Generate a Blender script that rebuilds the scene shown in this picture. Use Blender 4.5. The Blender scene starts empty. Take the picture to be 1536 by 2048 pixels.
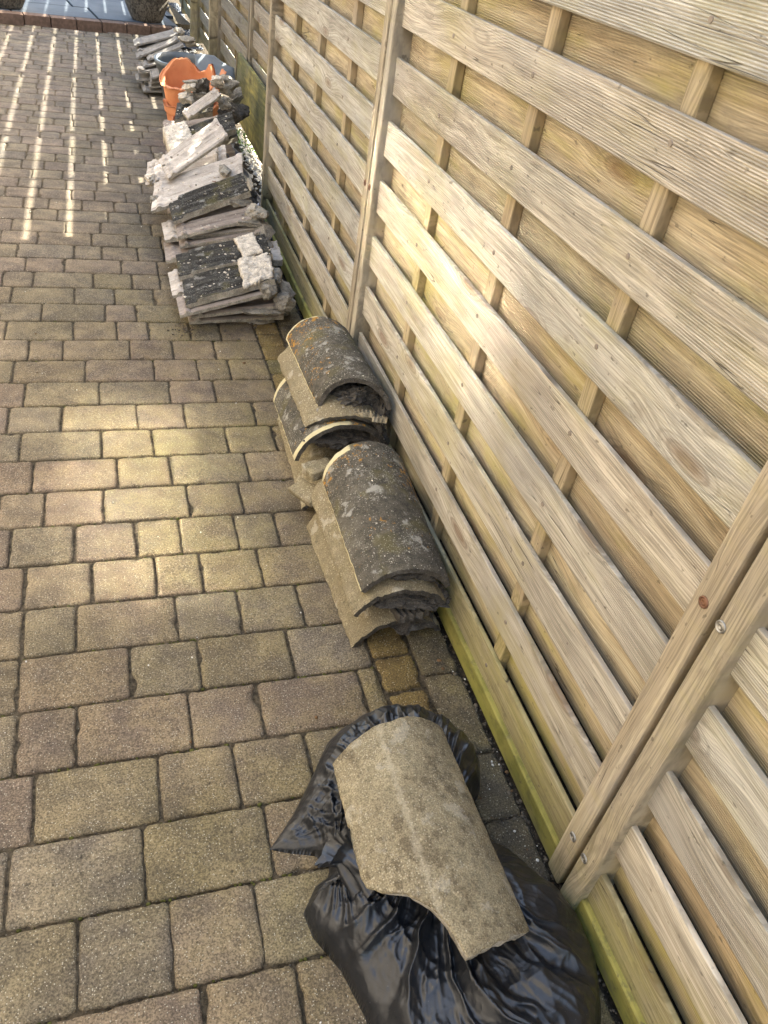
import bpy, bmesh, math, random
import numpy as np
from mathutils import Vector, Matrix, noise
R = math.radians
sc = bpy.context.scene
COL = sc.collection

# ------------------------------------------------------------------ camera
cam_d = bpy.data.cameras.new('camera')
cam = bpy.data.objects.new('camera', cam_d)
COL.objects.link(cam)
right = Vector((0.94976839, -0.27742198, 0.14483453))
down = Vector((-0.06511347, -0.62784455, -0.77561038))
fwd = Vector((0.30610494, 0.72721954, -0.61437082))
m = Matrix.Identity(4)
for i in range(3):
    m[i][0] = right[i]
    m[i][1] = -down[i]
    m[i][2] = -fwd[i]
m[0][3], m[1][3], m[2][3] = -0.7681, -0.5803, 1.5224
cam.matrix_world = m
cam_d.sensor_fit = 'HORIZONTAL'
cam_d.sensor_width = 36
cam_d.lens = 36 * 1573.2 / 1536
cam_d.clip_start = 0.02
cam_d.clip_end = 500
sc.camera = cam

# ------------------------------------------------------------------ light
SUN = Vector((1.0, 0.30, 0.879)).normalized()      # towards the sun, behind the fence
world = bpy.data.worlds.new('World')
sc.world = world
world.use_nodes = True
wn = world.node_tree
wn.nodes.clear()
sky = wn.nodes.new('ShaderNodeTexSky')
sky.sky_type = 'NISHITA'
sky.sun_disc = False
sky.sun_elevation = math.asin(SUN.z)
sky.sun_rotation = math.atan2(SUN.x, SUN.y)
sky.air_density = 1.0
sky.dust_density = 6.0
sky.ozone_density = 1.0
bg = wn.nodes.new('ShaderNodeBackground')
bg.inputs[1].default_value = 0.15
wo = wn.nodes.new('ShaderNodeOutputWorld')
wn.links.new(sky.outputs[0], bg.inputs[0])
wn.links.new(bg.outputs[0], wo.inputs[0])
sun_d = bpy.data.lights.new('sun', 'SUN')
sun_d.energy = 5.0
sun_d.angle = R(0.5)
sun_d.color = (1.0, 0.97, 0.90)
sun = bpy.data.objects.new('sun', sun_d)
sun.rotation_euler = SUN.to_track_quat('Z', 'Y').to_euler()
sun.location = (4, 2, 6)
COL.objects.link(sun)
vs = sc.view_settings
vs.view_transform = 'Standard'
vs.look = 'None'
vs.gamma = 1
vs.use_curve_mapping = False
vs.exposure = 2.85
WB = 6750
try:
    vs.use_white_balance = True
    vs.white_balance_temperature = WB
    vs.white_balance_tint = 5
except Exception:
    pass

# ------------------------------------------------------------------ node helper
class NT:
    def __init__(s, name):
        s.m = bpy.data.materials.new(name)
        s.m.use_nodes = True
        s.t = s.m.node_tree
        s.t.nodes.clear()
    def n(s, typ, **kw):
        nd = s.t.nodes.new('ShaderNode' + typ)
        ins = kw.pop('ins', {})
        for k, v in kw.items():
            setattr(nd, k, v)
        for k, v in ins.items():
            s.put(nd.inputs[k], v)
        return nd
    def put(s, sock, v):
        if isinstance(v, bpy.types.NodeSocket):
            s.t.links.new(v, sock)
        elif hasattr(v, 'outputs'):
            s.t.links.new(v.outputs[0], sock)
        else:
            if sock.type == 'RGBA' and isinstance(v, (int, float)):
                v = (v, v, v, 1)
            if sock.type == 'RGBA' and len(v) == 3:
                v = (*v, 1)
            sock.default_value = v
    def math(s, op, a, b=0.0, c=None, clamp=False):
        nd = s.n('Math', operation=op, use_clamp=clamp)
        s.put(nd.inputs[0], a)
        s.put(nd.inputs[1], b)
        if c is not None:
            s.put(nd.inputs[2], c)
        return nd.outputs[0]
    def mix(s, f, a, b, mode='MIX'):
        nd = s.n('Mix', data_type='RGBA', blend_type=mode)
        s.put(nd.inputs[0], f)
        s.put(nd.inputs[6], a)
        s.put(nd.inputs[7], b)
        return nd.outputs[2]
    def ramp(s, f, lo, hi, a=0.0, b=1.0):
        nd = s.n('MapRange', interpolation_type='SMOOTHSTEP')
        for i, v in enumerate((f, lo, hi, a, b)):
            s.put(nd.inputs[i], v)
        return nd.outputs[0]
    def noise(s, vec, scale, detail=4, rough=0.55, dist=0.0, out=0):
        nd = s.n('TexNoise')
        s.put(nd.inputs['Vector'], vec)
        nd.inputs['Scale'].default_value = scale
        nd.inputs['Detail'].default_value = detail
        nd.inputs['Roughness'].default_value = rough
        nd.inputs['Distortion'].default_value = dist
        return nd.outputs[out]
    def voro(s, vec, scale, rnd=1.0, feature='F1', out=0):
        nd = s.n('TexVoronoi', feature=feature)
        s.put(nd.inputs['Vector'], vec)
        nd.inputs['Scale'].default_value = scale
        nd.inputs['Randomness'].default_value = rnd
        return nd.outputs[out]
    def scale(s, vec, v):
        nd = s.n('VectorMath', operation='MULTIPLY')
        s.put(nd.inputs[0], vec)
        nd.inputs[1].default_value = v
        return nd.outputs[0]
    def add(s, a, b):
        nd = s.n('VectorMath', operation='ADD')
        s.put(nd.inputs[0], a)
        s.put(nd.inputs[1], b)
        return nd.outputs[0]
    def comb(s, x=0.0, y=0.0, z=0.0):
        nd = s.n('CombineXYZ')
        for i, v in enumerate((x, y, z)):
            s.put(nd.inputs[i], v)
        return nd.outputs[0]
    def sep(s, v):
        nd = s.n('SeparateXYZ')
        s.put(nd.inputs[0], v)
        return nd.outputs
    def bump(s, h, strength=1.0, dist=0.001, normal=None):
        nd = s.n('Bump')
        nd.inputs['Strength'].default_value = strength
        nd.inputs['Distance'].default_value = dist
        s.put(nd.inputs['Height'], h)
        if normal is not None:
            s.put(nd.inputs['Normal'], normal)
        return nd.outputs[0]
    def done(s, color, rough=0.85, normal=None, spec=0.3, **kw):
        p = s.n('BsdfPrincipled')
        s.put(p.inputs['Base Color'], color)
        s.put(p.inputs['Roughness'], rough)
        s.put(p.inputs['Specular IOR Level'], spec)
        if normal is not None:
            s.put(p.inputs['Normal'], normal)
        for k, v in kw.items():
            s.put(p.inputs[k], v)
        o = s.n('OutputMaterial')
        s.t.links.new(p.outputs[0], o.inputs[0])
        return s.m

def objvec(t, spread=17.0):
    """object coordinates shifted by a random amount per object"""
    tc = t.n('TexCoord').outputs['Object']
    rnd = t.n('ObjectInfo').outputs['Random']
    off = t.comb(t.math('MULTIPLY', rnd, spread), t.math('MULTIPLY', rnd, spread * 2.3), t.math('MULTIPLY', rnd, spread * 0.7))
    return tc, t.add(tc, off), rnd

# ------------------------------------------------------------------ materials
def wood(name, base, dark, groove=True, algae=0.5, fresh=0.0, along=1):
    t = NT(name)
    tc, v, rnd = objvec(t)
    if along == 2:      # board runs along its local z: swap axes
        sx = t.sep(v)
        v = t.comb(sx[0], sx[2], sx[1])
        st = t.sep(tc)
        tcs = t.comb(st[0], st[2], st[1])
    else:
        tcs = tc
    # knots
    kn = t.scale(v, (0.0, 2.6, 9.0))
    kd = t.voro(kn, 1.0, 1.0)
    kmask = t.ramp(kd, 0.20, 0.07)
    khalo = t.ramp(kd, 0.50, 0.06)
    rings = t.math('SINE', t.math('MULTIPLY', kd, 95.0))
    # grain, bent round the knots
    sv = t.sep(v)
    warp = t.noise(t.scale(v, (1, 0.9, 6)), 1.0, 2)
    zz = t.math('ADD', sv[2], t.math('MULTIPLY', khalo, 0.022))
    zz = t.math('ADD', zz, t.math('MULTIPLY', t.math('SUBTRACT', warp, 0.5), 0.05))
    gv = t.comb(sv[0], sv[1], zz)
    g1 = t.noise(t.scale(gv, (6, 1.6, 55)), 1.0, 6, 0.65)
    g2 = t.noise(t.scale(gv, (30, 9, 320)), 1.0, 3, 0.6)
    fig = t.noise(t.scale(gv, (2, 0.7, 16)), 1.0, 3, 0.5)
    col = t.mix(t.ramp(g1, 0.3, 0.72), dark, base)
    col = t.mix(t.ramp(fig, 0.42, 0.72, 0, 0.45), col, tuple(c * 0.72 for c in dark))
    streak = t.ramp(g2, 0.36, 0.62, 0.68, 1.12)
    col = t.mix(1.0, col, t.comb(streak, streak, streak), 'MULTIPLY')
    # weathering patches: silver grey and a paler bleached cast
    w = t.noise(t.scale(v, (1, 1.7, 7)), 1.0, 4)
    col = t.mix(t.ramp(w, 0.48, 0.72, 0, 0.55 * (1 - fresh)), col, (0.42, 0.39, 0.34))
    # knots
    ringc = t.math('MULTIPLY', t.math('MULTIPLY', t.ramp(rings, -0.2, 0.9), t.ramp(kd, 0.30, 0.16)), 0.45)
    col = t.mix(ringc, col, tuple(c * 0.45 for c in dark))
    col = t.mix(t.math('MULTIPLY', kmask, 0.72), col, (dark[0] * 0.55, dark[1] * 0.42, dark[2] * 0.35))
    # algae: low down, and patchy
    pos = t.n('NewGeometry').outputs['Position']
    ps = t.sep(pos)
    an = t.noise(pos, 3.2, 5, 0.6)
    an2 = t.noise(t.scale(pos, (1, 1.2, 14)), 2.0, 4, 0.6)
    low = t.ramp(ps[2], 0.38, 0.0, 0.0, 0.62)
    am = t.math('ADD', t.ramp(t.math('ADD', t.math('MULTIPLY', an, 0.6), t.math('MULTIPLY', an2, 0.4)), 0.46, 0.68), t.math('MULTIPLY', low, t.ramp(t.noise(pos, 16, 4, 0.6), 0.35, 0.6, 0.35, 1.1)))
    am = t.math('MULTIPLY', am, algae, clamp=True)
    col = t.mix(am, col, (0.36, 0.31, 0.085))
    blot = t.noise(t.scale(pos, (1, 1, 2)), 24, 6, 0.72)
    col = t.mix(t.math('MULTIPLY', t.ramp(ps[2], 0.22, 0.02), t.ramp(blot, 0.52, 0.66, 0, 0.6)), col, (0.10, 0.085, 0.05))
    deep = t.ramp(ps[2], 0.10, 0.0, 0.0, 0.6)
    col = t.mix(t.math('MULTIPLY', deep, t.ramp(an, 0.35, 0.6)), col, (0.12, 0.14, 0.02))
    # small dark specks, cracks
    sp = t.noise(t.scale(v, (60, 40, 90)), 1.0, 2)
    col = t.mix(t.ramp(sp, 0.67, 0.75, 0, 0.6), col, (0.08, 0.065, 0.045))
    st_ = t.noise(t.scale(v, (1, 5.0, 13)), 1.0, 5, 0.7)
    col = t.mix(t.ramp(st_, 0.58, 0.70, 0, 0.42), col, (0.17, 0.135, 0.095))
    cr = t.noise(t.scale(gv, (1, 1.1, 34)), 1.0, 2, 0.5)
    crm = t.ramp(t.math('ABSOLUTE', t.math('SUBTRACT', cr, 0.52)), 0.007, 0.0)
    crm = t.math('MULTIPLY', crm, t.ramp(t.noise(t.scale(v, (1, 2.5, 9)), 1.0, 1), 0.55, 0.66))
    col = t.mix(t.math('MULTIPLY', crm, 0.8), col, (0.06, 0.045, 0.03))
    oc = t.n('ObjectInfo').outputs['Color']
    col = t.mix(1.0, col, oc, 'MULTIPLY')
    h = t.math('ADD', t.math('MULTIPLY', g1, 0.5), t.math('MULTIPLY', g2, 0.35))
    h = t.math('SUBTRACT', h, t.math('MULTIPLY', crm, 2.0))
    if groove:
        zloc = t.sep(tcs)[2]
        wave = t.math('SINE', t.math('MULTIPLY', zloc, 2 * math.pi / 0.0046))
        worn = t.ramp(t.noise(t.scale(v, (1, 2.4, 10)), 1.0, 3), 0.38, 0.58, 0.25, 1.0)
        ws = t.math('MULTIPLY', t.math('MULTIPLY', wave, worn), 0.55)
        gd = t.ramp(ws, -0.1, -0.5, 0.0, 0.42)
        col = t.mix(gd, col, tuple(c * 0.5 for c in dark))
        h = t.math('ADD', h, ws)
    nrm = t.bump(h, 0.9, 0.0012)
    return t.done(col, 0.82, nrm, 0.25)

M = {}
M['slat'] = wood('weathered_slat', (0.59, 0.535, 0.43), (0.37, 0.32, 0.245), True, 0.38)
M['backslat'] = wood('sheltered_slat', (0.54, 0.45, 0.30), (0.37, 0.285, 0.175), True, 0.7, 0.75)
M['lowslat'] = wood('mossy_slat', (0.38, 0.32, 0.19), (0.23, 0.185, 0.10), False, 0.42)
M['stile'] = wood('frame_wood', (0.46, 0.39, 0.27), (0.27, 0.22, 0.15), False, 0.30, 0.3, along=2)
M['upright'] = wood('upright_wood', (0.44, 0.35, 0.22), (0.30, 0.225, 0.13), False, 0.35, 0.5, along=2)
M['rail'] = wood('algae_rail', (0.19, 0.175, 0.045), (0.11, 0.105, 0.025), False, 1.0, 0.5)
M['board'] = wood('algae_board', (0.16, 0.155, 0.06), (0.09, 0.09, 0.035), False, 0.9, 0.6)
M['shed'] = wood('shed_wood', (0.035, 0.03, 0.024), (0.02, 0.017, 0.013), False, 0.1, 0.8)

def simple(name, col, rough=0.8, spec=0.3, bumpscale=60, bumpd=0.001, var=0.3, **kw):
    t = NT(name)
    tc, v, rnd = objvec(t)
    n = t.noise(v, bumpscale * 0.35, 5)
    n2 = t.noise(v, bumpscale * 3, 3)
    c = t.mix(t.ramp(n, 0.3, 0.7), tuple(x * (1 - var) for x in col), tuple(min(1, x * (1 + var)) for x in col))
    return t.done(c, rough, t.bump(n2, 0.7, bumpd), spec, **kw)

M['screw'] = simple('screw_metal', (0.34, 0.32, 0.28), 0.45, 0.5, 200, 0.0003, Metallic=0.8)
M['rust'] = simple('rusty_metal', (0.16, 0.08, 0.045), 0.6, 0.4, 200, 0.0004, 0.5, Metallic=0.4)
M['nail'] = simple('nail_head', (0.20, 0.16, 0.12), 0.6, 0.4, 100, 0.0003)

def paver_mat(name, attr):
    t = NT(name)
    pos = t.n('NewGeometry').outputs['Position']
    if attr:
        tint = t.n('Attribute', attribute_name='tint').outputs['Color']
    else:
        tint = t.n('ObjectInfo').outputs['Color']
    big = t.noise(pos, 2.3, 5, 0.6)
    mid = t.noise(pos, 13, 5, 0.6)
    fine = t.noise(pos, 260, 3, 0.7)
    grit = t.voro(pos, 330)
    grit2 = t.voro(pos, 170, out=1)
    col = t.mix(t.ramp(mid, 0.3, 0.72), t.mix(1.0, tint, (0.72, 0.72, 0.72), 'MULTIPLY'), t.mix(1.0, tint, (1.25, 1.2, 1.12), 'MULTIPLY'))
    # algae / yellow moss film, more of it near the fence side
    ps = t.sep(pos)
    near = t.ramp(ps[0], -1.5, -0.35, 0.1, 0.9)
    near = t.math('MULTIPLY', near, t.ramp(ps[1], 4.2, 2.2, 0.25, 1.0))
    am = t.math('MULTIPLY', t.ramp(t.math('ADD', t.math('MULTIPLY', big, 0.55), t.math('MULTIPLY', mid, 0.45)), 0.38, 0.66), near, clamp=True)
    col = t.mix(t.math('MULTIPLY', am, 0.55), col, (0.17, 0.14, 0.048))
    stain = t.ramp(t.noise(pos, 3.6, 6, 0.68), 0.33, 0.68, 0.76, 1.14)
    col = t.mix(1.0, col, t.comb(stain, stain, stain), 'MULTIPLY')
    # salt and pepper aggregate
    f = t.ramp(fine, 0.32, 0.68, 0.5, 1.5)
    col = t.mix(1.0, col, t.comb(f, f, f), 'MULTIPLY')
    gs = t.sep(grit2)[0]
    wmask = t.math('MULTIPLY', t.ramp(grit, 0.50, 0.25), t.math('GREATER_THAN', t.sep(t.voro(pos, 330, out=1))[0], 0.90))
    col = t.mix(t.math('MULTIPLY', wmask, 0.75), col, (0.48, 0.43, 0.32))
    pit = t.noise(pos, 95, 2, 0.5)
    pm = t.ramp(pit, 0.68, 0.75)
    col = t.mix(t.math('MULTIPLY', pm, 0.6), col, (0.03, 0.026, 0.02))
    # dirt in the worn rim (height of the worn edge)
    rim = t.ramp(ps[2], -0.004, -0.012)
    col = t.mix(t.math('MULTIPLY', rim, 0.6), col, (0.05, 0.04, 0.026))
    h = t.math('ADD', t.math('MULTIPLY', fine, 1.0), t.math('MULTIPLY', t.ramp(grit, 0.0, 0.5), -0.5))
    h = t.math('SUBTRACT', h, t.math('MULTIPLY', pm, 1.2))
    h = t.math('ADD', h, t.math('MULTIPLY', mid, 1.5))
    return t.done(col, 0.9, t.bump(h, 1.0, 0.0016), 0.22)
M['paver'] = paver_mat('paver_concrete', False)
M['paver_far'] = paver_mat('paver_concrete_far', True)

def soil_mat(name, c1, c2, sc_=40, light=0.0):
    t = NT(name)
    pos = t.n('NewGeometry').outputs['Position']
    a = t.noise(pos, sc_, 6, 0.7)
    b = t.noise(pos, sc_ * 6, 3, 0.7)
    col = t.mix(t.ramp(a, 0.35, 0.7), c1, c2)
    s = t.noise(pos, 180, 2)
    col = t.mix(t.ramp(s, 0.66, 0.74, 0, light), col, (0.35, 0.31, 0.24))
    return t.done(col, 0.95, t.bump(t.math('ADD', a, b), 1.0, 0.006), 0.15)
M['joint'] = soil_mat('joint_grit', (0.04, 0.032, 0.020), (0.16, 0.125, 0.08), 80, 0.6)
M['soil'] = soil_mat('dark_soil', (0.022, 0.019, 0.014), (0.085, 0.066, 0.045), 45, 0.25)
M['gravel'] = soil_mat('pale_gravel', (0.40, 0.37, 0.30), (0.62, 0.58, 0.50), 30, 0.5)

def tile_top(name, base, lich, moss=0.0, orange=0.0, lightpatch=0.5, speck=0.5, mold=0.0, edge=None, clean=0.0, streak=None):
    t = NT(name)
    tc, v, rnd = objvec(t, 5)
    a = t.noise(v, 7, 6, 0.65)
    b = t.noise(v, 38, 5, 0.7)
    c = t.noise(v, 330, 3, 0.7)
    gr = t.voro(v, 240)
    gc = t.sep(t.voro(v, 240, out=1))[0]
    lo_k, hi_k = 0.62 + 0.24 * min(1, clean), 1.3 - 0.18 * min(1, clean)
    col = t.mix(t.ramp(b, 0.3, 0.7), tuple(x * lo_k for x in base), tuple(x * hi_k for x in base))
    col = t.mix(t.ramp(a, 0.50, 0.68, 0, 0.55), col, tuple(x * 1.8 for x in base))
    if streak:
        su = t.n('Attribute', attribute_name='uvt').outputs['Vector']
        rnd_ = t.n('ObjectInfo').outputs['Random']
        sv_ = t.add(t.scale(su, (2.2, 15, 1)), t.comb(t.math('MULTIPLY', rnd_, 9.0), t.math('MULTIPLY', rnd_, 31.0), 0.0))
        sn = t.noise(sv_, 1.0, 6, 0.7)
        col = t.mix(t.ramp(sn, 0.50, 0.66, 0, streak[1]), col, streak[0])
        col = t.mix(t.ramp(sn, 0.48, 0.36, 0, 0.6), col, tuple(x * 0.45 for x in base))
    if mold:
        mm = t.ramp(t.math('ADD', t.math('MULTIPLY', a, 0.5), t.math("MULTIPLY", b, 0.5)), 0.455, 0.59)
        col = t.mix(t.math('MULTIPLY', mm, mold), col, (0.075, 0.056, 0.034))
    s = t.math('MULTIPLY', t.ramp(gr, 0.5, 0.18), t.math('GREATER_THAN', gc, t.ramp(t.noise(v, 9, 5, 0.65), 0.38, 0.66, 0.97, 0.42)))
    col = t.mix(t.math('MULTIPLY', s, speck), col, lich)
    f = t.ramp(c, 0.3, 0.7, 0.6 if not clean else 0.82, 1.4 if not clean else 1.15)
    col = t.mix(1.0, col, t.comb(f, f, f), 'MULTIPLY')
    lp = t.noise(v, 17, 5, 0.62)
    lm = t.ramp(lp, 0.575, 0.66)
    col = t.mix(t.math('MULTIPLY', lm, lightpatch), col, t.mix(b, lich, (0.42, 0.40, 0.36)))
    if moss:
        mo = t.ramp(t.noise(v, 11, 5, 0.6), 0.52, 0.66)
        col = t.mix(t.math('MULTIPLY', mo, moss), col, (0.16, 0.135, 0.035))
    if orange:
        om = t.ramp(t.math('ADD', t.math('MULTIPLY', t.noise(v, 4, 1), 0.45), t.math('MULTIPLY', t.noise(v, 60, 5, 0.7), 0.55)), 0.55, 0.61)
        col = t.mix(t.math('MULTIPLY', om, orange), col, (0.38, 0.19, 0.035))
    if edge:
        # fresh cream breaks along the rim: uvt.x runs along the tile, uvt.y round the arc
        uv = t.sep(t.n('Attribute', attribute_name='uvt').outputs['Vector'])
        wob = t.math('MULTIPLY', t.math('SUBTRACT', t.noise(v, 18, 6, 0.75), 0.42), edge['wob'] * 2.4)
        m_ = t.ramp(t.math('ADD', uv[1], wob), edge['left'] + 0.006, edge['left'])
        if 'crest' in edge:        # pale highlight line painted along the crown
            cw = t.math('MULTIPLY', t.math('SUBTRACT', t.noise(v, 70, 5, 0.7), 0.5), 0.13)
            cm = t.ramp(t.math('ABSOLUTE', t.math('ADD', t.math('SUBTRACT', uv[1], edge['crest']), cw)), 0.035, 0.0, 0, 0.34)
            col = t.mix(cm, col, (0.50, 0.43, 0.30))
        for (lo, hi, side) in edge.get('ends', ()):
            e_ = uv[0] if side == 0 else t.math('SUBTRACT', 1.0, uv[0])
            e2 = t.math('MULTIPLY', t.ramp(t.math('ADD', e_, t.math('MULTIPLY', wob, 0.8)), lo + 0.006, lo), t.ramp(t.math('ADD', uv[1], t.math('MULTIPLY', wob, 3.0)), hi + 0.04, hi))
            m_ = t.math('MAXIMUM', m_, e2)
        col = t.mix(m_, col, t.mix(b, (0.42, 0.36, 0.20), (0.66, 0.58, 0.36)))
    h = t.math('ADD', t.math('MULTIPLY', c, 0.8), t.math('MULTIPLY', b, 2.2 if not clean else 0.7))
    h = t.math('ADD', h, t.math('MULTIPLY', lm, 0.6))
    return t.done(col, 0.95, t.bump(h, 1.0 - clean * 0.6, 0.0022), 0.15)
RD = ((0.088, 0.077, 0.058), (0.42, 0.39, 0.31), 0.30, 0.95, 0.62, 0.72)
M['ridge_dark'] = tile_top('weathered_ridge_concrete', *RD, edge={'left': 0.016, 'wob': 0.022, 'ends': ((0.045, 0.38, 1),)})
M['ridge_dark_b'] = tile_top('weathered_ridge_concrete_b', *RD, edge={'left': 0.022, 'wob': 0.035, 'ends': ((0.03, 0.5, 1),)})
M['ridge_dark_c'] = tile_top('weathered_ridge_concrete_c', *RD, edge={'left': 0.012, 'wob': 0.015, 'ends': ((0.04, 0.60, 0), (0.07, 0.60, 1))})
M['ridge_sand'] = tile_top('sandy_ridge_concrete', (0.25, 0.205, 0.125), (0.55, 0.48, 0.33), 0.12, 0.0, 0.45, 0.6, 0.5)
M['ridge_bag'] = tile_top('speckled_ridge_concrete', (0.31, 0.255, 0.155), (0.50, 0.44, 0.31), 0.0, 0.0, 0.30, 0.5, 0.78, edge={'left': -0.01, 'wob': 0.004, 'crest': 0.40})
M['tile_dark'] = tile_top('mossy_black_tile', (0.036, 0.033, 0.028), (0.42, 0.40, 0.35), 0.3, 0.0, 0.4, 0.42, streak=((0.15, 0.14, 0.115), 0.42))
M['cream'] = tile_top('cream_broken_edge', (0.62, 0.55, 0.33), (0.75, 0.70, 0.5), 0, 0, 0.1, 0.2)
M['mortar_dark'] = tile_top('dark_mortar', (0.068, 0.060, 0.050), (0.2, 0.19, 0.18), 0, 0, 0.2, 0.35)
M['mortar_pale'] = tile_top('pale_mortar', (0.52, 0.46, 0.375), (0.66, 0.61, 0.53), 0, 0, 0.3, 0.3)
M['mortar_grey'] = tile_top('grey_mortar', (0.23, 0.205, 0.165), (0.48, 0.45, 0.39), 0.1, 0, 0.3, 0.4)
M['tile_light'] = tile_top('tile_underside', (0.25, 0.205, 0.17), (0.42, 0.37, 0.31), 0.0, 0, 0.05, 0.06, clean=1.0, streak=((0.40, 0.35, 0.29), 0.6))
M['tile_pale'] = tile_top('pale_tile_underside', (0.43, 0.375, 0.315), (0.55, 0.51, 0.45), 0.0, 0, 0.05, 0.04, clean=1.3, streak=((0.56, 0.52, 0.46), 0.7))
M['tile_side'] = tile_top('tile_broken_side', (0.31, 0.275, 0.22), (0.46, 0.42, 0.34), 0.2, 0, 0.12, 0.35)
M['tile_grey'] = tile_top('grey_tile', (0.20, 0.185, 0.165), (0.40, 0.38, 0.35), 0.05, 0, 0.12, 0.15, clean=0.8)
M['tile_groove'] = tile_top('ribbed_fragment', (0.27, 0.225, 0.15), (0.45, 0.42, 0.34), 0.1, 0, 0.2, 0.3)

t = NT('bag_plastic')
tc = t.n('TexCoord').outputs['Object']
def rdg(sc_, det, dist):
    return t.math('ABSOLUTE', t.math('SUBTRACT', t.noise(tc, sc_, det, 0.5, dist), 0.5))
r1_, r2_, r3_ = rdg(7.0, 1, 1.2), rdg(17.0, 1, 1.6), rdg(42.0, 1, 1.5)
hh = t.math('ADD', t.math('ADD', t.math('MULTIPLY', r1_, -1.0), t.math('MULTIPLY', r2_, -0.55)), t.math('MULTIPLY', r3_, -0.16))
cr = t.noise(tc, 60, 4, 0.6)
dust = t.ramp(t.noise(tc, 240, 2), 0.72, 0.78, 0, 0.5)
M['plastic'] = t.done(t.mix(dust, (0.010, 0.011, 0.013), (0.25, 0.25, 0.25)), t.ramp(cr, 0.3, 0.7, 0.31, 0.43), t.bump(hh, 0.30, 0.016), 0.6)

t = NT('terracotta')
tc, v, rnd = objvec(t, 5)
a = t.noise(v, 9, 5)
col = t.mix(t.ramp(a, 0.3, 0.7), (0.46, 0.165, 0.07), (0.58, 0.24, 0.11))
col = t.mix(t.ramp(t.noise(v, 24, 5), 0.64, 0.72, 0, 0.5), col, (0.30, 0.13, 0.06))
M['terracotta'] = t.done(col, 0.8, t.bump(t.noise(v, 120, 3), 0.4, 0.0006), 0.3)
M['potplastic'] = simple('grey_blue_plastic', (0.085, 0.10, 0.11), 0.42, 0.45, 40, 0.0003, 0.15)
M['bluesheet'] = simple('pale_blue_sheet', (0.13, 0.15, 0.165), 0.5, 0.4, 25, 0.001, 0.2)
M['liner'] = simple('dark_blue_liner', (0.03, 0.035, 0.06), 0.45, 0.4, 25, 0.002, 0.3)
M['kerb'] = simple('brown_kerb_concrete', (0.115, 0.075, 0.055), 0.9, 0.2, 90, 0.002, 0.25)
t = NT('blue_slate')
pos = t.n('NewGeometry').outputs['Position']
a = t.noise(pos, 2.2, 5, 0.6, 0.8)
b = t.noise(pos, 16, 5, 0.6)
col = t.mix(t.ramp(a, 0.3, 0.7), (0.028, 0.036, 0.046), (0.058, 0.068, 0.080))
col = t.mix(t.ramp(b, 0.55, 0.7, 0, 0.3), col, (0.08, 0.075, 0.07))
M['slate'] = t.done(col, 0.7, t.bump(t.math('ADD', t.math('MULTIPLY', a, 3), b), 0.7, 0.004), 0.35)
t = NT('planter_stone')
tc, v, rnd = objvec(t, 5)
a = t.noise(t.scale(v, (1, 1, 0.6)), 34, 5, 0.7, 1.5)
b = t.noise(v, 140, 3)
col = t.mix(t.ramp(a, 0.35, 0.65), (0.035, 0.03, 0.024), (0.19, 0.165, 0.13))
M['planter'] = t.done(col, 0.85, t.bump(t.math('ADD', t.math('MULTIPLY', a, 3), b), 1.0, 0.006), 0.25)
M['leaf'] = simple('leaf_green', (0.09, 0.17, 0.03), 0.55, 0.4, 60, 0.0005, 0.4)
M['pebble'] = simple('white_pebble', (0.62, 0.58, 0.50), 0.7, 0.3, 60, 0.0005, 0.2)
M['grit'] = simple('fine_grit', (0.11, 0.09, 0.065), 0.9, 0.2, 60, 0.0005, 0.4)
M['moss'] = simple('joint_moss', (0.075, 0.075, 0.022), 0.95, 0.1, 60, 0.001, 0.4)
M['litter'] = simple('dry_leaf_bits', (0.13, 0.075, 0.035), 0.8, 0.2, 60, 0.001, 0.4)
M['darkstone'] = simple('dark_gravel', (0.035, 0.042, 0.055), 0.6, 0.35, 60, 0.0005, 0.4)

# ------------------------------------------------------------------ object helpers
def tag(o, label=None, cat=None, group=None, kind=None):
    if label: o['label'] = label
    if cat: o['category'] = cat
    if group: o['group'] = group
    if kind: o['kind'] = kind
    return o
def empty(name, loc=(0, 0, 0), rz=0.0):
    o = bpy.data.objects.new(name, None)
    o.location = loc
    o.rotation_euler = (0, 0, rz)
    o.empty_display_size = 0.1
    COL.objects.link(o)
    return o
def link(name, me, mats=None, parent=None, loc=(0, 0, 0), rot=(0, 0, 0), color=None):
    o = bpy.data.objects.new(name, me)
    if mats is not None and len(me.materials) == 0:
        for mm in (mats if isinstance(mats, (list, tuple)) else [mats]):
            me.materials.append(mm)
    o.location = loc
    o.rotation_euler = rot
    if color: o.color = (*color, 1)
    COL.objects.link(o)
    if parent is not None:
        o.parent = parent
    return o
def mesh(verts, faces, smooth=True, mi=None):
    me = bpy.data.meshes.new('shape')
    me.from_pydata([tuple(map(float, v)) for v in verts], [], [tuple(f) for f in faces])
    me.validate()
    if smooth:
        me.polygons.foreach_set('use_smooth', [True] * len(me.polygons))
    if mi is not None:
        me.polygons.foreach_set('material_index', mi)
    me.update()
    return me
def recalc(me):
    bm = bmesh.new(); bm.from_mesh(me)
    bmesh.ops.recalc_face_normals(bm, faces=bm.faces)
    bm.to_mesh(me); bm.free(); me.update()
    return me
def nz(x, y=0.0, z=0.0):
    return noise.noise(Vector((x, y, z)))

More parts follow.
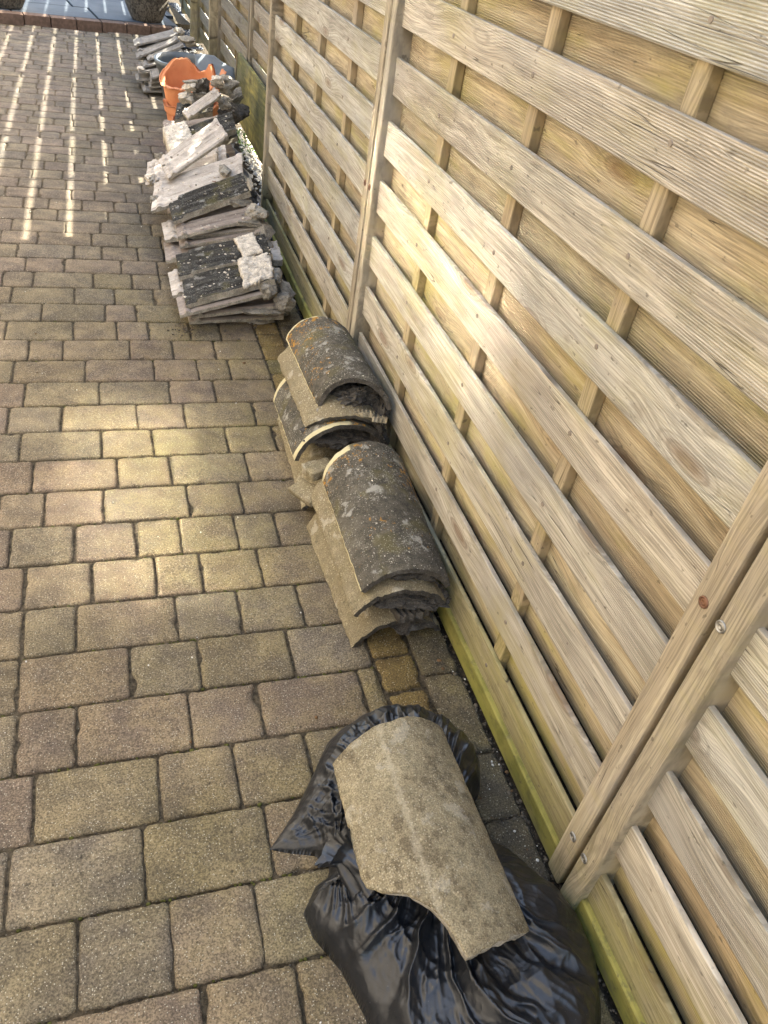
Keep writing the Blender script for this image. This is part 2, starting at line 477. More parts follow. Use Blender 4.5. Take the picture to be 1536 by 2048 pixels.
def bar(sx, sy, sz, bev=0.004, seg=1, wob=0.0, seed=0, cuts=0):
    """bevelled bar, centred; the long axis may be cut and gently warped"""
    bm = bmesh.new()
    bmesh.ops.create_cube(bm, size=1)
    for v in bm.verts:
        v.co = Vector((v.co.x * sx, v.co.y * sy, v.co.z * sz))
    ax = 1 if sy >= sz else 2
    if cuts:
        es = [e for e in bm.edges if abs((e.verts[0].co - e.verts[1].co)[ax]) > 0.5 * (sy, sz)[ax - 1]]
        bmesh.ops.subdivide_edges(bm, edges=es, cuts=cuts, use_grid_fill=True)
    lo = [e for e in bm.edges if e.calc_face_angle(0) > 0.5]
    bmesh.ops.bevel(bm, geom=lo, offset=bev, segments=seg, profile=0.6, affect='EDGES')
    if wob:
        for v in bm.verts:
            q = v.co[ax] * 1.3 + seed * 7.7
            v.co.x += wob * nz(q, 3.1)
            o = 3 - ax
            v.co[o] += wob * 1.2 * nz(q, 9.7)
    me = bpy.data.meshes.new('shape')
    bm.to_mesh(me); bm.free()
    return me

# ------------------------------------------------------------------ ground
def sheet(name, x0, x1, y0, y1, z, mat, parent=None, nx=1, ny=1, amp=0.0):
    vs_, fs = [], []
    for j in range(ny + 1):
        for i in range(nx + 1):
            x = x0 + (x1 - x0) * i / nx; y = y0 + (y1 - y0) * j / ny
            vs_.append((x, y, z + (amp * nz(x * 9, y * 9) + amp * 0.5 * nz(x * 31, y * 31) if amp else 0)))
    for j in range(ny):
        for i in range(nx):
            a = j * (nx + 1) + i
            fs.append((a, a + 1, a + nx + 2, a + nx + 1))
    return link(name, mesh(vs_, fs), mat, parent)
tag(sheet('ground', -90, 90, -90, 90, -0.045, M['soil']), kind='structure')
tag(sheet('neighbour_gravel', 0.34, 9, 3.6, 16, -0.02, M['gravel']), kind='structure')
tag(sheet('soil_strip', -0.05, 0.34, -2.5, 9.6, -0.012, M['soil'], None, 16, 300, 0.012), kind='structure')

# pavement of tumbled pavers in three lengths ---------------------------------
rng = random.Random(5)
PY0, PD = -0.0125, 0.1593
ROWS = {23: [-1.142, -1.023, -0.778, -0.614], 22: [-1.225, -0.984, -0.818, -0.572], 21: [-1.262, -1.105, -0.86, -0.698],
 20: [-1.183, -0.939, -0.817, -0.654, -0.532], 19: [-1.14, -0.978, -0.735], 18: [-1.223, -1.101, -0.858, -0.693, -0.574],
 17: [-1.178, -0.934, -0.772], 16: [-1.056, -0.815, -0.691], 15: [-1.179, -0.934, -0.774, -0.651, -0.487],
 14: [-1.091, -0.969, -0.731, -0.568], 13: [-1.133, -0.891, -0.649, -0.49], 12: [-1.088, -0.844, -0.606],
 11: [-1.13, -0.964, -0.723, -0.569, -0.323], 10: [-1.084, -0.841, -0.682, -0.443, -0.279], 9: [-1.041, -0.798, -0.637, -0.397],
 8: [-1.002, -0.839, -0.6, -0.44], 7: [-0.921, -0.756, -0.634, -0.479, -0.356], 6: [-1.041, -0.875, -0.713, -0.594, -0.432],
 5: [-0.914, -0.673, -0.512], 4: [-1.037, -0.793, -0.633, -0.408], 3: [-0.911, -0.669, -0.51, -0.257], 2: [-0.991, -0.747, -0.588],
 1: [-1.029, -0.786, -0.546], 0: [-0.906, -0.747, -0.592], -1: [-0.95, -0.703]}
LENS = (0.243, 0.162, 0.121)
PAL = [(0.178, 0.135, 0.088), (0.192, 0.138, 0.098), (0.176, 0.135, 0.090), (0.162, 0.132, 0.088), (0.175, 0.139, 0.080), (0.176, 0.130, 0.096), (0.154, 0.128, 0.096), (0.188, 0.142, 0.088)]
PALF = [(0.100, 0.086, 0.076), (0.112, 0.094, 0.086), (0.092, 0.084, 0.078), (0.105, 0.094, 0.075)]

def paver_geo(L, W, seed, N=72, rings=((0.0, -0.05, 1.0), (0.0, -0.010, 1.0), (0.0014, -0.0045, 0.8), (0.004, -0.0014, 0.6), (0.009, 0.0, 0.3)), bumpy=0.0011):
    """worn paver: rounded, chipped outline, top bulging slightly; returns verts and faces"""
    rc = 0.011
    hx, hy = L / 2 - 0.0022, W / 2 - 0.0022
    pts = []
    per = []
    nc, nsx, nsy = (4, max(3, int(L / 0.009)), max(3, int(W / 0.009))) if N > 30 else (2, 2, 2)
    for (cx, cy, a0, ns) in ((hx - rc, hy - rc, 0, nsx), (-hx + rc, hy - rc, 90, nsy), (-hx + rc, -hy + rc, 180, nsx), (hx - rc, -hy + rc, 270, nsy)):
        for q in range(nc + 1):
            a = R(a0 + 90 * q / nc)
            per.append((cx + rc * math.cos(a), cy + rc * math.sin(a)))
        nx_ = {0: (-hx + rc, hy), 90: (-hx, -hy + rc), 180: (hx - rc, -hy), 270: (hx, hy - rc)}[a0]
        x_, y_ = per[-1]
        for q in range(1, ns):
            f = q / ns
            per.append((x_ + (nx_[0] - x_) * f, y_ + (nx_[1] - y_) * f))
    N = len(per)
    V, F = [], []
    for ri, (ins, z, w) in enumerate(rings):
        for k, (x, y) in enumerate(per):
            wv = 0.0030 * nz(x * 26 + seed * 3.3, y * 26 + seed) + 0.0022 * nz(x * 90, y * 90, seed)
            chip = max(0, nz(x * 14 + seed * 9.1, y * 14, seed * 1.7) - 0.38) * 0.022
            ins2 = ins + chip * (1.0 if ri > 1 else 0.5) - wv * (1 if ri < 4 else 0.5)
            fx = 1 - ins2 / hx
            fy = 1 - ins2 / hy
            zz = z - (chip * 0.5 if 1 <= ri <= 3 else 0) + (bumpy * nz(x * 30, y * 30, seed) if ri >= 3 else 0)
            V.append((x * fx, y * fy, zz))
    nr = len(rings)
    for s2 in (0.6, 0.25):
        for k, (x, y) in enumerate(per):
            px, py = x * s2, y * s2
            V.append((px, py, 0.0006 + bumpy * nz(px * 30, py * 30, seed)))
    nr += 2
    V.append((0, 0, 0.0008))
    for r_ in range(nr - 1):
        for k in range(N):
            a = r_ * N + k; b = r_ * N + (k + 1) % N
            F.append((a, b, b + N, a + N))
    c = len(V) - 1
    for k in range(N):
        F.append(((nr - 1) * N + k, (nr - 1) * N + (k + 1) % N, c))
    return V, F
geo_cache = {}
def paver_mesh(L, W, seed):
    key = (round(L, 3), round(W, 3), seed)
    if key not in geo_cache:
        me = mesh(*paver_geo(L, W, seed))
        me.materials.append(M['paver'])
        geo_cache[key] = me
    return geo_cache[key]

pavement = tag(empty('pavement'), kind='structure')
link('joint_filling', sheet('tmp', -3.4, 0.0, -1.3, 9.15, -0.0085, M['joint'], None, 170, 520, 0.0032).data, None, pavement)
bpy.data.objects.remove(bpy.data.objects['tmp'])
bpy.data.objects['joint_filling']['kind'] = 'stuff'
def edge_x(y): return -0.202 - 0.007 * y
todo = []           # x centre, y centre, length (x), width (y), palette
kerb_y = lambda x: 9.105 + 0.165 * x            # front foot of the terrace kerb
for k in range(-8, 58):
    yc = PY0 + PD * (k + 0.5)
    e = edge_x(yc)
    js = list(ROWS.get(k, []))
    if not js:
        x = -1.35 + rng.uniform(0, 0.24); js = [x]
        while js[-1] < e - 0.33:
            js.append(js[-1] + rng.choice(LENS))
    else:
        while e - js[-1] > 0.30:
            js.append(js[-1] + rng.choice(LENS[:2]))
        if e - js[-1] > 0.265 and True:
            js.append(js[-1] + 0.121)
        if e - js[-1] < 0.035:
            js.pop()
    js.append(e)
    while js[0] > -3.25:
        js.insert(0, js[0] - rng.choice(LENS))
    for a, b in zip(js, js[1:]):
        if yc > kerb_y((a + b) / 2) - 0.02: continue
        if b - a > 0.03:
            todo.append(((a + b) / 2, yc, b - a, PD, 0))
for n in range(-10, 82):
    y = 0.539 + 0.1117 * n
    if y + 0.1 > 8.9: break
    todo.append((edge_x(y) + 0.053, y + 0.056, 0.106, 0.1117, 1))
ys = [-1.2, -0.96, -0.72, -0.48, -0.3, -0.1, 0.02, 0.17, 0.335, 0.575, 0.742]
while ys[-1] < 8.6: ys.append(ys[-1] + rng.choice(LENS[:2]))
for a, b in zip(ys, ys[1:]):
    x0 = edge_x(a) + 0.108; x1 = 0.006
    todo.append(((x0 + x1) / 2, (a + b) / 2, x1 - x0, b - a, 2))
CAM = Vector((-0.7681, -0.5803, 1.5224))
def in_view(p, margin=0.06):
    d = Vector(p) - CAM
    z = d.dot(fwd)
    return z > 0.1 and abs(d.dot(right) / z) < 768 / 1573 + margin and abs(d.dot(down) / z) < 1024 / 1573 + margin
cand = sorted([q for q in todo if in_view((q[0], q[1], 0))], key=lambda q: (Vector((q[0], q[1], 0)) - CAM).length - q[2])
single = set(cand[:300])
SV, SF, SC = [], [], []
for q in todo:
    x, y, L, W, kind = q
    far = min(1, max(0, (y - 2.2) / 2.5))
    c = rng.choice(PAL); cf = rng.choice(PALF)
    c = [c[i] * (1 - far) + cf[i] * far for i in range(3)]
    if kind == 1 and y < 4:
        c = [0.165, 0.115, 0.048] if rng.random() < 0.8 else [0.15, 0.125, 0.06]
    if kind == 2:
        c = [0.11, 0.09, 0.062]
    j = rng.uniform(0.93, 1.08)
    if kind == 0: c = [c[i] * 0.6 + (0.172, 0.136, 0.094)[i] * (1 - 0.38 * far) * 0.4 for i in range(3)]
    c = tuple(v * j for v in c)
    L2 = min((0.243, 0.162, 0.121, 0.2, 0.09, 0.06), key=lambda s: abs(s - L)) if kind == 0 and min(abs(L - s) for s in LENS) < 0.008 else L
    dz = rng.uniform(-0.0015, 0.0015)
    tx, ty = rng.uniform(-0.006, 0.006), rng.uniform(-0.006, 0.006)
    if q in single:
        o = link('paver', paver_mesh(L2, W, rng.randint(0, 5)), None, pavement, (x, y, dz), (tx, ty, rng.choice((0, math.pi)) + rng.uniform(-0.008, 0.008)), c)
    else:
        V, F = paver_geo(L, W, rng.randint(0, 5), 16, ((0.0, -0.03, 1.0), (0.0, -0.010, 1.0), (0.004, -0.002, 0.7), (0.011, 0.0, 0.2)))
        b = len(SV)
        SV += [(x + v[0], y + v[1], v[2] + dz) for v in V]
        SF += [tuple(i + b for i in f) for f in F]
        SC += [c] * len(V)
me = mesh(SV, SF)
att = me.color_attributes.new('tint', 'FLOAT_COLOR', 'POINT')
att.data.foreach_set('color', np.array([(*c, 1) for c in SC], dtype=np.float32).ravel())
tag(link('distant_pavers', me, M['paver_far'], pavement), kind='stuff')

# ------------------------------------------------------------------ fence
SLAT_T = 0.012
def slat_mesh(L, seed, h=0.097):
    me = bar(SLAT_T, L, h, 0.0035, 2, 0.0018, seed, 10)
    return me
def slat_set(L, n, h=0.097): return [slat_mesh(L, s, h) for s in range(n)]
nail_me = None
def disc(r, depth, seg=14, dome=0.3):
    bm = bmesh.new()
    bmesh.ops.create_cone(bm, cap_ends=True, segments=seg, radius1=r, radius2=r * 0.8, depth=depth)
    bmesh.ops.rotate(bm, verts=bm.verts, matrix=Matrix.Rotation(-math.pi / 2, 3, 'Y'))
    me = bpy.data.meshes.new('shape'); bm.to_mesh(me); bm.free()
    return me
nail_me = disc(0.0055, 0.0024); nail_me.materials.append(M['nail'])
def washer_mesh():
    V, F = [], []
    N = 24
    prof = [(0.0098, 0.0), (0.0095, -0.0018), (0.0082, -0.0028), (0.0068, -0.0018), (0.0062, -0.0002), (0.0052, -0.0014), (0.0032, -0.0024), (0.0026, -0.0008), (0.0, -0.0004)]
    for i in range(N):
        a = 2 * math.pi * i / N
        for r_, x in prof: V.append((x, r_ * math.cos(a), r_ * math.sin(a)))
    m_ = len(prof)
    for i in range(N):
        for k in range(m_ - 1):
            a = i * m_ + k; b = ((i + 1) % N) * m_ + k
            F.append((a, a + 1, b + 1, b))
    return mesh(V, F)
wash = {}
for nm in ('screw', 'rust'):
    wash[nm] = washer_mesh(); wash[nm].materials.append(M[nm])

FRONT_TOPS = [0.16 + 0.1675 * i for i in range(10)]
frng = random.Random(11)
def fence_panel(y0, y1, xf, label, ups, z0=0.0, top=1.80, nails=True, leftpost=0.048, tint=1.0, group='wooden fence panels in one line', shift=0.0, grey=0.0):
    """panel from y0 (near) to y1 (far); xf = x of the frame face"""
    p = tag(empty('slatted_fence', (xf, (y0 + y1) / 2, 0)), label, 'fence panel', group)
    yc = (y0 + y1) / 2
    L = (y1 - y0) - 2 * leftpost + 0.012
    fr = slat_set(L, 4); bk = slat_set(L, 3, 0.097 if xf > 0.1 else 0.103)
    for me in fr: me.materials.append(M['slat'])
    for me in bk: me.materials.append(M['backslat'])
    low = slat_mesh(L, 2); low.materials.append(M['lowslat'])
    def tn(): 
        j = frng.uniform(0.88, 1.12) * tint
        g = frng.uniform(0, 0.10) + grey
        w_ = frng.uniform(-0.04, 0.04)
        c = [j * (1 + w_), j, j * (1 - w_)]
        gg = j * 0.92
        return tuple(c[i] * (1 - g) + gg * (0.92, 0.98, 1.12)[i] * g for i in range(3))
    i = 0
    while True:
        zt = FRONT_TOPS[0] + shift + 0.1675 * i
        if zt > top - 0.03: break
        me = low if i == 0 else fr[frng.randrange(4)]
        s = link('slat', me, None, p, (0.02 + SLAT_T / 2, frng.uniform(-0.002, 0.002), zt - 0.0485 + frng.uniform(-0.002, 0.002)), (frng.uniform(-0.0012, 0.0012), frng.uniform(-0.03, 0.0), 0), tn())
        if nails:
            for u in ups:
                link('nail', nail_me, None, s, (-SLAT_T / 2 - 0.0006, u + frng.uniform(0.012, 0.028) - yc, frng.uniform(-0.01, 0.012)), (0, 0, 0))
        zb = zt + 0.074 - 0.0485 - (0.003 if xf > 0.1 else 0.010)
        if zb + 0.0485 < top - 0.02:
            link('back_slat', bk[frng.randrange(3)], None, p, (0.056 + SLAT_T / 2, 0, zb + frng.uniform(-0.002, 0.002)), (0, 0, 0), tn())
        i += 1
    if xf < 0.1: link('bottom_rail', bar(0.055, L, 0.060, 0.004, 1, 0.001, 3, 6), M['rail'], p, (0.0375, 0, 0.037))
    link('top_rail', bar(0.055, L, 0.045, 0.004, 1), M['stile'], p, (0.0375, 0, top - 0.02))
    for u in ups:
        link('upright', bar(0.024, 0.042 if xf < 0.1 else 0.022, top - 0.12, 0.002, 1, 0.001, u * 3), M['upright'], p, (0.032 + 0.012, u + 0.021 - yc, 0.06 + (top - 0.12) / 2), (0, 0, 0), tn())
    sm = bar(0.072, leftpost - 0.002, top - 0.005, 0.0055, 2, 0.0012, y0, 8); sm.materials.append(M['stile'])
    for yy in (y0 + leftpost / 2, y1 - leftpost / 2):
        link('stile', sm, None, p, (0.036, yy - yc, 0.012 + (top - 0.005) / 2), (0, 0, 0), tn())
    return p
def screws(panel, spots):
    yc = panel.location.y
    for y, z, kind in spots:
        link('screw', wash[kind], None, panel, (-0.0002, y - yc, z), (frng.uniform(0, 6), 0, 0))

G = 0.0045
pD = fence_panel(-1.852, -G, 0.0, 'nearest fence panel, filling the lower right corner beyond the doubled stiles', (-0.51, -0.98, -1.43))
pA = fence_panel(G, 1.845 - G + 0.005, 0.0, 'large fence panel beside both stacks of curved ridge tiles', (0.466, 0.937, 1.385))
pB = fence_panel(1.855, 3.70, 0.0, 'fence panel beside the near pile of flat roof tiles', (2.31, 2.78, 3.235), tint=0.94, grey=0.18)
screws(pD, [(-0.016, 0.796, 'screw'), (-0.018, 0.163, 'screw')])
screws(pA, [(0.028, 0.800, 'rust'), (0.027, 0.161, 'screw'), (1.832, 0.800, 'rust')])
screws(pB, [(1.884, 0.798, 'rust')])
XF = 0.205
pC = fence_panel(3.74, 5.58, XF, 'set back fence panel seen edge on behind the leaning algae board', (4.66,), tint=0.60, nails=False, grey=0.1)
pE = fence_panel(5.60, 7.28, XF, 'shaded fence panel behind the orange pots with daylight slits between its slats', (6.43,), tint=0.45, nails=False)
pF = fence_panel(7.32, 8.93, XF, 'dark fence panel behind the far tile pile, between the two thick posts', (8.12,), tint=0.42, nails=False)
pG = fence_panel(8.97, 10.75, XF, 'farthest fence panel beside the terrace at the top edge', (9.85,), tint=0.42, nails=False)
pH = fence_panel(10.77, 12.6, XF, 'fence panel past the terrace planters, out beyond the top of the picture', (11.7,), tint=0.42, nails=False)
def post(y, label, w=0.075):
    me = bar(w, w, 1.88, 0.006, 2, 0.0015, y, 8)
    o = link('fence_post', me, M['stile'], None, (XF - w / 2 + 0.006, y, 0.94 - 0.02), (0, 0, 0), (0.72, 0.72, 0.68))
    tag(o, label, 'fence post', 'square posts of the far fence')
post(7.30, 'thick square fence post rising behind the orange pots')
post(8.95, 'square fence post just beyond the far pile of tiles')

# dark shed added behind the near panels to block sun and blacken their gaps
shed = tag(empty('sun_blocking_shed', (0.30, 0.5, 0)), 'added dark wooden shed wall that blocks sun and blackens the near fence gaps', 'shed')
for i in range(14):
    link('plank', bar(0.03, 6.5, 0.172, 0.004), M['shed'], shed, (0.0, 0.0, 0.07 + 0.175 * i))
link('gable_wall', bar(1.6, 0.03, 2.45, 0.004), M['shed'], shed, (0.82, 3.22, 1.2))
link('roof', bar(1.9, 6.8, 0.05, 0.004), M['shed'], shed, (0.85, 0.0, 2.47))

# house wall on the other side of the passage, left of the frame. Its two window panes throw the
# sun back on to the paving and the fence (real reflections, so reflective caustics stay on).
hs = tag(empty('house', (-2.36, 2.0, 0)), 'pale house wall with reflecting windows, across the paving left of the picture', 'house')
M['render'] = simple('wall_brick_grey_brown', (0.19, 0.17, 0.15), 0.9, 0.2, 30, 0.002, 0.12)
t = NT('window_glass')
M['pane'] = t.done((0.42, 0.42, 0.41), 0.12, None, 0.5, Metallic=1.0)
M['frame_white'] = simple('window_frame_white', (0.7, 0.7, 0.68), 0.5, 0.4, 30, 0.0003, 0.05)
WH = 3.35
wy0, wy1 = 1.42, 2.40
low0, low1, up0, up1 = 1.27, 1.63, 2.76, 3.06
for (a, b, c, d) in ((-6.0, wy0 - 0.06, 0, WH), (wy1 + 0.22, 8.0, 0, WH), (wy0 - 0.06, wy1 + 0.22, 0, low0 - 0.06), (wy0 - 0.06, wy1 + 0.22, low1 + 0.06, up0 - 0.06), (wy0 - 0.06, wy1 + 0.22, up1 + 0.06, WH)):
    link('wall', bar(0.22, b - a, d - c, 0.002), M['render'], hs, (-0.11, (a + b) / 2 - 2.0, (c + d) / 2))
for (z0_, z1_, ya, yb) in ((low0, low1, wy0, wy1), (up0, up1, wy0 + 0.14, wy1 + 0.2)):
    fr_ = link('window', bar(0.05, yb - ya + 0.10, 0.04, 0.002), M['frame_white'], hs, (-0.03, (ya + yb) / 2 - 2.0, z0_ - 0.03))
    for (sy, sz, cy, cz) in ((yb - ya + 0.10, 0.04, 0, z1_ - z0_ + 0.055), (0.05, z1_ - z0_, -(yb - ya) / 2 - 0.025, (z1_ - z0_) / 2 + 0.03), (0.05, z1_ - z0_, (yb - ya) / 2 + 0.025, (z1_ - z0_) / 2 + 0.03)):
        link('window_frame', bar(0.05, sy, sz, 0.002), M['frame_white'], fr_, (0, cy, cz))
    link('pane', bar(0.008, yb - ya, z1_ - z0_, 0.0005), M['pane'], fr_, (0, 0, (z1_ - z0_) / 2 + 0.03))
sc.cycles.caustics_reflective = True
sc.cycles.blur_glossy = 0.0
sc.cycles.sample_clamp_indirect = 150.0

# algae covered board leaning between the two fence lines
lb = empty('leaning_board', (0.165, 5.03, 0)); tag(lb, 'green algae covered board leaning on the set back fence behind the tall stile', 'board')
b_ = bar(0.022, 1.48, 0.39, 0.004, 2, 0.003, 4, 8)
link('board_panel', b_, M['board'], lb, (0.0, 0, 0.285), (0, R(3), 0))
link('edge_batten', bar(0.028, 0.03, 0.44, 0.004, 1), M['stile'], lb, (-0.006, 0.75, 0.26), (0, R(3), 0), (0.55, 0.55, 0.5))

# ------------------------------------------------------------------ curved ridge tiles
def arc3(L, A, Rr, n):
    L, A, Rr = map(Vector, (L, A, Rr))
    a, b = A - L, Rr - L
    ab = a.cross(b)
    c = L + (b.cross(ab) * 0 + (ab.cross(a) * b.length_squared + b.cross(ab) * a.length_squared)) / (2 * ab.length_squared)
    u = (L - c); r = u.length; u.normalize()
    nrm = -ab.normalized()
    nrm = ab.normalized()
    v = nrm.cross(u)
    def ang(P):
        d = P - c
        t_ = math.atan2(d.dot(v), d.dot(u))
        return t_ % (2 * math.pi)
    tr, ta = ang(Rr), ang(A)
    if ta > tr: 
        v = -v; tr, ta = ang(Rr), ang(A)
    out = []
    for i in range(n + 1):
        t_ = tr * i / n
        d = u * math.cos(t_) + v * math.sin(t_)
        out.append((c + d * r, d))
    return out
def ridge_tile(name, near, far, mats, thick=0.017, nu=44, nv=36, label=None, seed=0, jag=0.003, left_cut=None, group='curved ridge tiles set aside by the fence', origin=None, cream=None, bumpy=0.0015):
    """near / far = (left foot, crown, right foot) of the two end arcs, world coordinates.
    mats = [outer, inner and broken side, cream]"""
    na, fa = arc3(*near, nv), arc3(*far, nv)
    og = Vector(origin) if origin else (Vector(near[0]) + Vector(near[2]) + Vector(far[0]) + Vector(far[2])) / 4
    V, F, MI = [], [], []
    def P(i, j, side):
        u, v = i / nu, j / nv
        u0 = u
        # jagged ends
        uu = u + (jag * (nz(v * 9 + seed, 2.2, seed) + 0.6 * nz(v * 31, 5, seed)) / 0.45) * (1 if i in (0, nu) else 0)
        s0 = 0.0
        vv = v
        if left_cut:
            s0 = left_cut(u)
            vv = s0 + (1 - s0) * v
        vv += (jag * 1.2 * (nz(u * 8 + seed, 7.1) + 0.6 * nz(u * 27, 1.3, seed)) / 0.26) * (1 if j in (0, nv) else 0)
        vv = min(1.0, max(0.0, vv))
        x = vv * nv; k = min(int(x), nv - 1); f = x - k
        n0 = na[k][0].lerp(na[k + 1][0], f); n1 = fa[k][0].lerp(fa[k + 1][0], f)
        d = na[k][1].lerp(na[k + 1][1], f).lerp(fa[k][1].lerp(fa[k + 1][1], f), uu).normalized()
        p = n0.lerp(n1, uu)
        p = p + d * (bumpy * (nz(p.x * 40, p.y * 40, p.z * 40 + seed) + 0.6 * nz(p.x * 110, p.y * 110, seed)))
        if side: p = p - d * thick * (1 + 0.15 * nz(u * 5, v * 9, seed))
        # outer corner rounding
        elif i in (0, nu) or j in (0, nv): p = p - d * 0.003
        return p - og
    W = nv + 1
    for side in (0, 1):
        for i in range(nu + 1):
            for j in range(nv + 1):
                V.append(P(i, j, side))
    off = (nu + 1) * W
    for i in range(nu):
        for j in range(nv):
            a = i * W + j
            F.append((a, a + 1, a + W + 1, a + W))
            MI.append(0)
            F.append((off + a, off + a + W, off + a + W + 1, off + a + 1)); MI.append(1)
    for i in range(nu):
        for j in (0, nv):
            a = i * W + j
            F.append((a, a + W, off + a + W, off + a)); MI.append(2 if (cream and j == 0) else 1)
    for j in range(nv):
        for i in (0, nu):
            a = i * W + j
            F.append((a, a + 1, off + a + 1, off + a)); MI.append(1)
    me = mesh(V, F, True, MI)
    recalc(me)
    me.polygons.foreach_set('material_index', MI)
    uvl = me.attributes.new('uvt', 'FLOAT_VECTOR', 'POINT')
    cut_ = left_cut or (lambda u: 0.0)
    uvl.data.foreach_set('vector', np.array([(i / nu, cut_(i / nu) + (1 - cut_(i / nu)) * j / nv, 0) for s_ in (0, 1) for i in range(nu + 1) for j in range(nv + 1)], dtype=np.float32).ravel())
    for mm in mats: me.materials.append(mm)
    try: me.set_sharp_from_angle(angle=R(50))
    except Exception: pass
    return tag(link(name, me, None, None, og), label, 'ridge tile', group)

def lump(name, c, size, mat, seed=0, sub=4, rough=0.35, parent=None, rot=(0, 0, 0), flat=0.0, cuts=6):
    """broken lump of mortar or stone: sphere, planar breaks and crumbly surface"""
    bm = bmesh.new()
    bmesh.ops.create_icosphere(bm, subdivisions=sub, radius=1.0)
    r2 = random.Random(seed * 13 + 5)
    planes = []
    for _ in range(cuts):
        d = Vector((r2.uniform(-1, 1), r2.uniform(-1, 1), r2.uniform(-1, 1))).normalized()
        planes.append((d, r2.uniform(0.60, 0.9)))
    for v in bm.verts:
        p = v.co.copy()
        p *= 1 + rough * nz(p.x * 1.4 + seed, p.y * 1.4, p.z * 1.4)
        for d, k in planes:
            s_ = p.dot(d)
            if s_ > k: p -= d * (s_ - k) * 0.93
        p *= 1 + 0.17 * rough * 2 * (nz(p.x * 4, p.y * 4 + seed, p.z * 4) + 0.7 * nz(p.x * 11, p.y * 11, p.z * 11 + seed))
        if flat and p.z < -flat: p.z = -flat
        v.co = Vector((p.x * size[0], p.y * size[1], p.z * size[2]))
    for f in bm.faces: f.smooth = True
    me = bpy.data.meshes.new('shape'); bm.to_mesh(me); bm.free()
    try: me.set_sharp_from_angle(angle=R(38))
    except Exception: pass
    me.materials.append(mat)
    return link(name, me, None, parent, c, rot)
def child_lump(tile, c, size, mat, seed, name='mortar', **k):
    return lump(name, Vector(c) - tile.location, size, mat, seed, parent=tile, **k)

rd = [M['ridge_dark'], M['mortar_dark'], M['cream']]
rs = [M['ridge_sand'], M['mortar_dark'], M['cream']]
# near stack (three)
b1 = ridge_tile('ridge_tile', ((-0.256, 0.693, 0.0), (-0.118, 0.70, 0.082), (0.004, 0.712, 0.004)), ((-0.272, 1.182, 0.0), (-0.13, 1.18, 0.10), (0.0, 1.18, 0.0)),
    rs, label='sandy coloured curved ridge tile lying on the paving, lowest of the near stack', seed=1, jag=0.006, bumpy=0.0038)
b2 = ridge_tile('ridge_tile', ((-0.262, 0.702, 0.108), (-0.130, 0.700, 0.186), (-0.006, 0.70, 0.118)), ((-0.262, 1.20, 0.09), (-0.125, 1.20, 0.21), (0.003, 1.20, 0.12)),
    rs, label='sandy curved ridge tile caked with dark mortar, middle one of the near stack', seed=2, jag=0.006, bumpy=0.0038)
b3 = ridge_tile('ridge_tile', ((-0.244, 0.724, 0.170), (-0.118, 0.722, 0.236), (0.001, 0.718, 0.166)), ((-0.244, 1.165, 0.182), (-0.112, 1.185, 0.302), (0.006, 1.17, 0.215)),
    rd, label='dark grey curved ridge tile with orange lichen, top of the near stack', seed=3, cream=1, jag=0.004)
child_lump(b2, (-0.13, 0.735, 0.128), (0.105, 0.05, 0.030), M['mortar_dark'], 3, rough=0.7, sub=5)
child_lump(b2, (-0.045, 0.73, 0.125), (0.045, 0.035, 0.025), M['mortar_dark'], 4, rough=0.7)
child_lump(b3, (-0.10, 0.77, 0.182), (0.085, 0.045, 0.026), M['mortar_dark'], 7, rough=0.6)
child_lump(b1, (-0.09, 0.76, 0.045), (0.07, 0.07, 0.02), M['mortar_dark'], 9, rough=0.5)
# left faces of the middle and lower tile are rough with sandy mortar
def ribbed(name, c, rz, size, label=None, parent=None, rx=0.0, mat=None, ribs=5, group=None):
    """broken piece of a ribbed tile"""
    sx, sy, sz = size
    nu, nv = ribs * 8, 8
    V, F = [], []
    for s in (0, 1):
        for i in range(nu + 1):
            for j in range(nv + 1):
                u, v = i / nu, j / nv
                x = (u - 0.5) * sx * (1 + 0.06 * nz(v * 5, sx * 90)); y = (v - 0.5) * sy * (1 + 0.22 * nz(u * 6, sy * 77))
                z = 0.0 if s else sz + 0.16 * sz * math.sin(u * ribs * 2 * math.pi)
                V.append((x, y, z))
    W = nv + 1; off = (nu + 1) * W
    for i in range(nu):
        for j in range(nv):
            a = i * W + j
            F.append((a, a + W, a + W + 1, a + 1)); F.append((off + a, off + a + 1, off + a + W + 1, off + a + W))
    for i in range(nu):
        for j in (0, nv):
            a = i * W + j; F.append((a, off + a, off + a + W, a + W))
    for j in range(nv):
        for i in (0, nu):
            a = i * W + j; F.append((a, a + 1, off + a + 1, off + a))
    me = recalc(mesh(V, F, False))
    o = link(name, me, mat or M['tile_groove'], parent, c, (rx, 0, rz))
    return tag(o, label, 'tile fragment' if label else None, group)
ribbed('ribbed_fragment', (-0.105, 0.735, 0.074), 0.15, (0.085, 0.10, 0.020), 'dark ribbed piece of tile wedged between the lower two tiles of the near stack', mat=M['mortar_dark'], ribs=6, rx=R(-14))

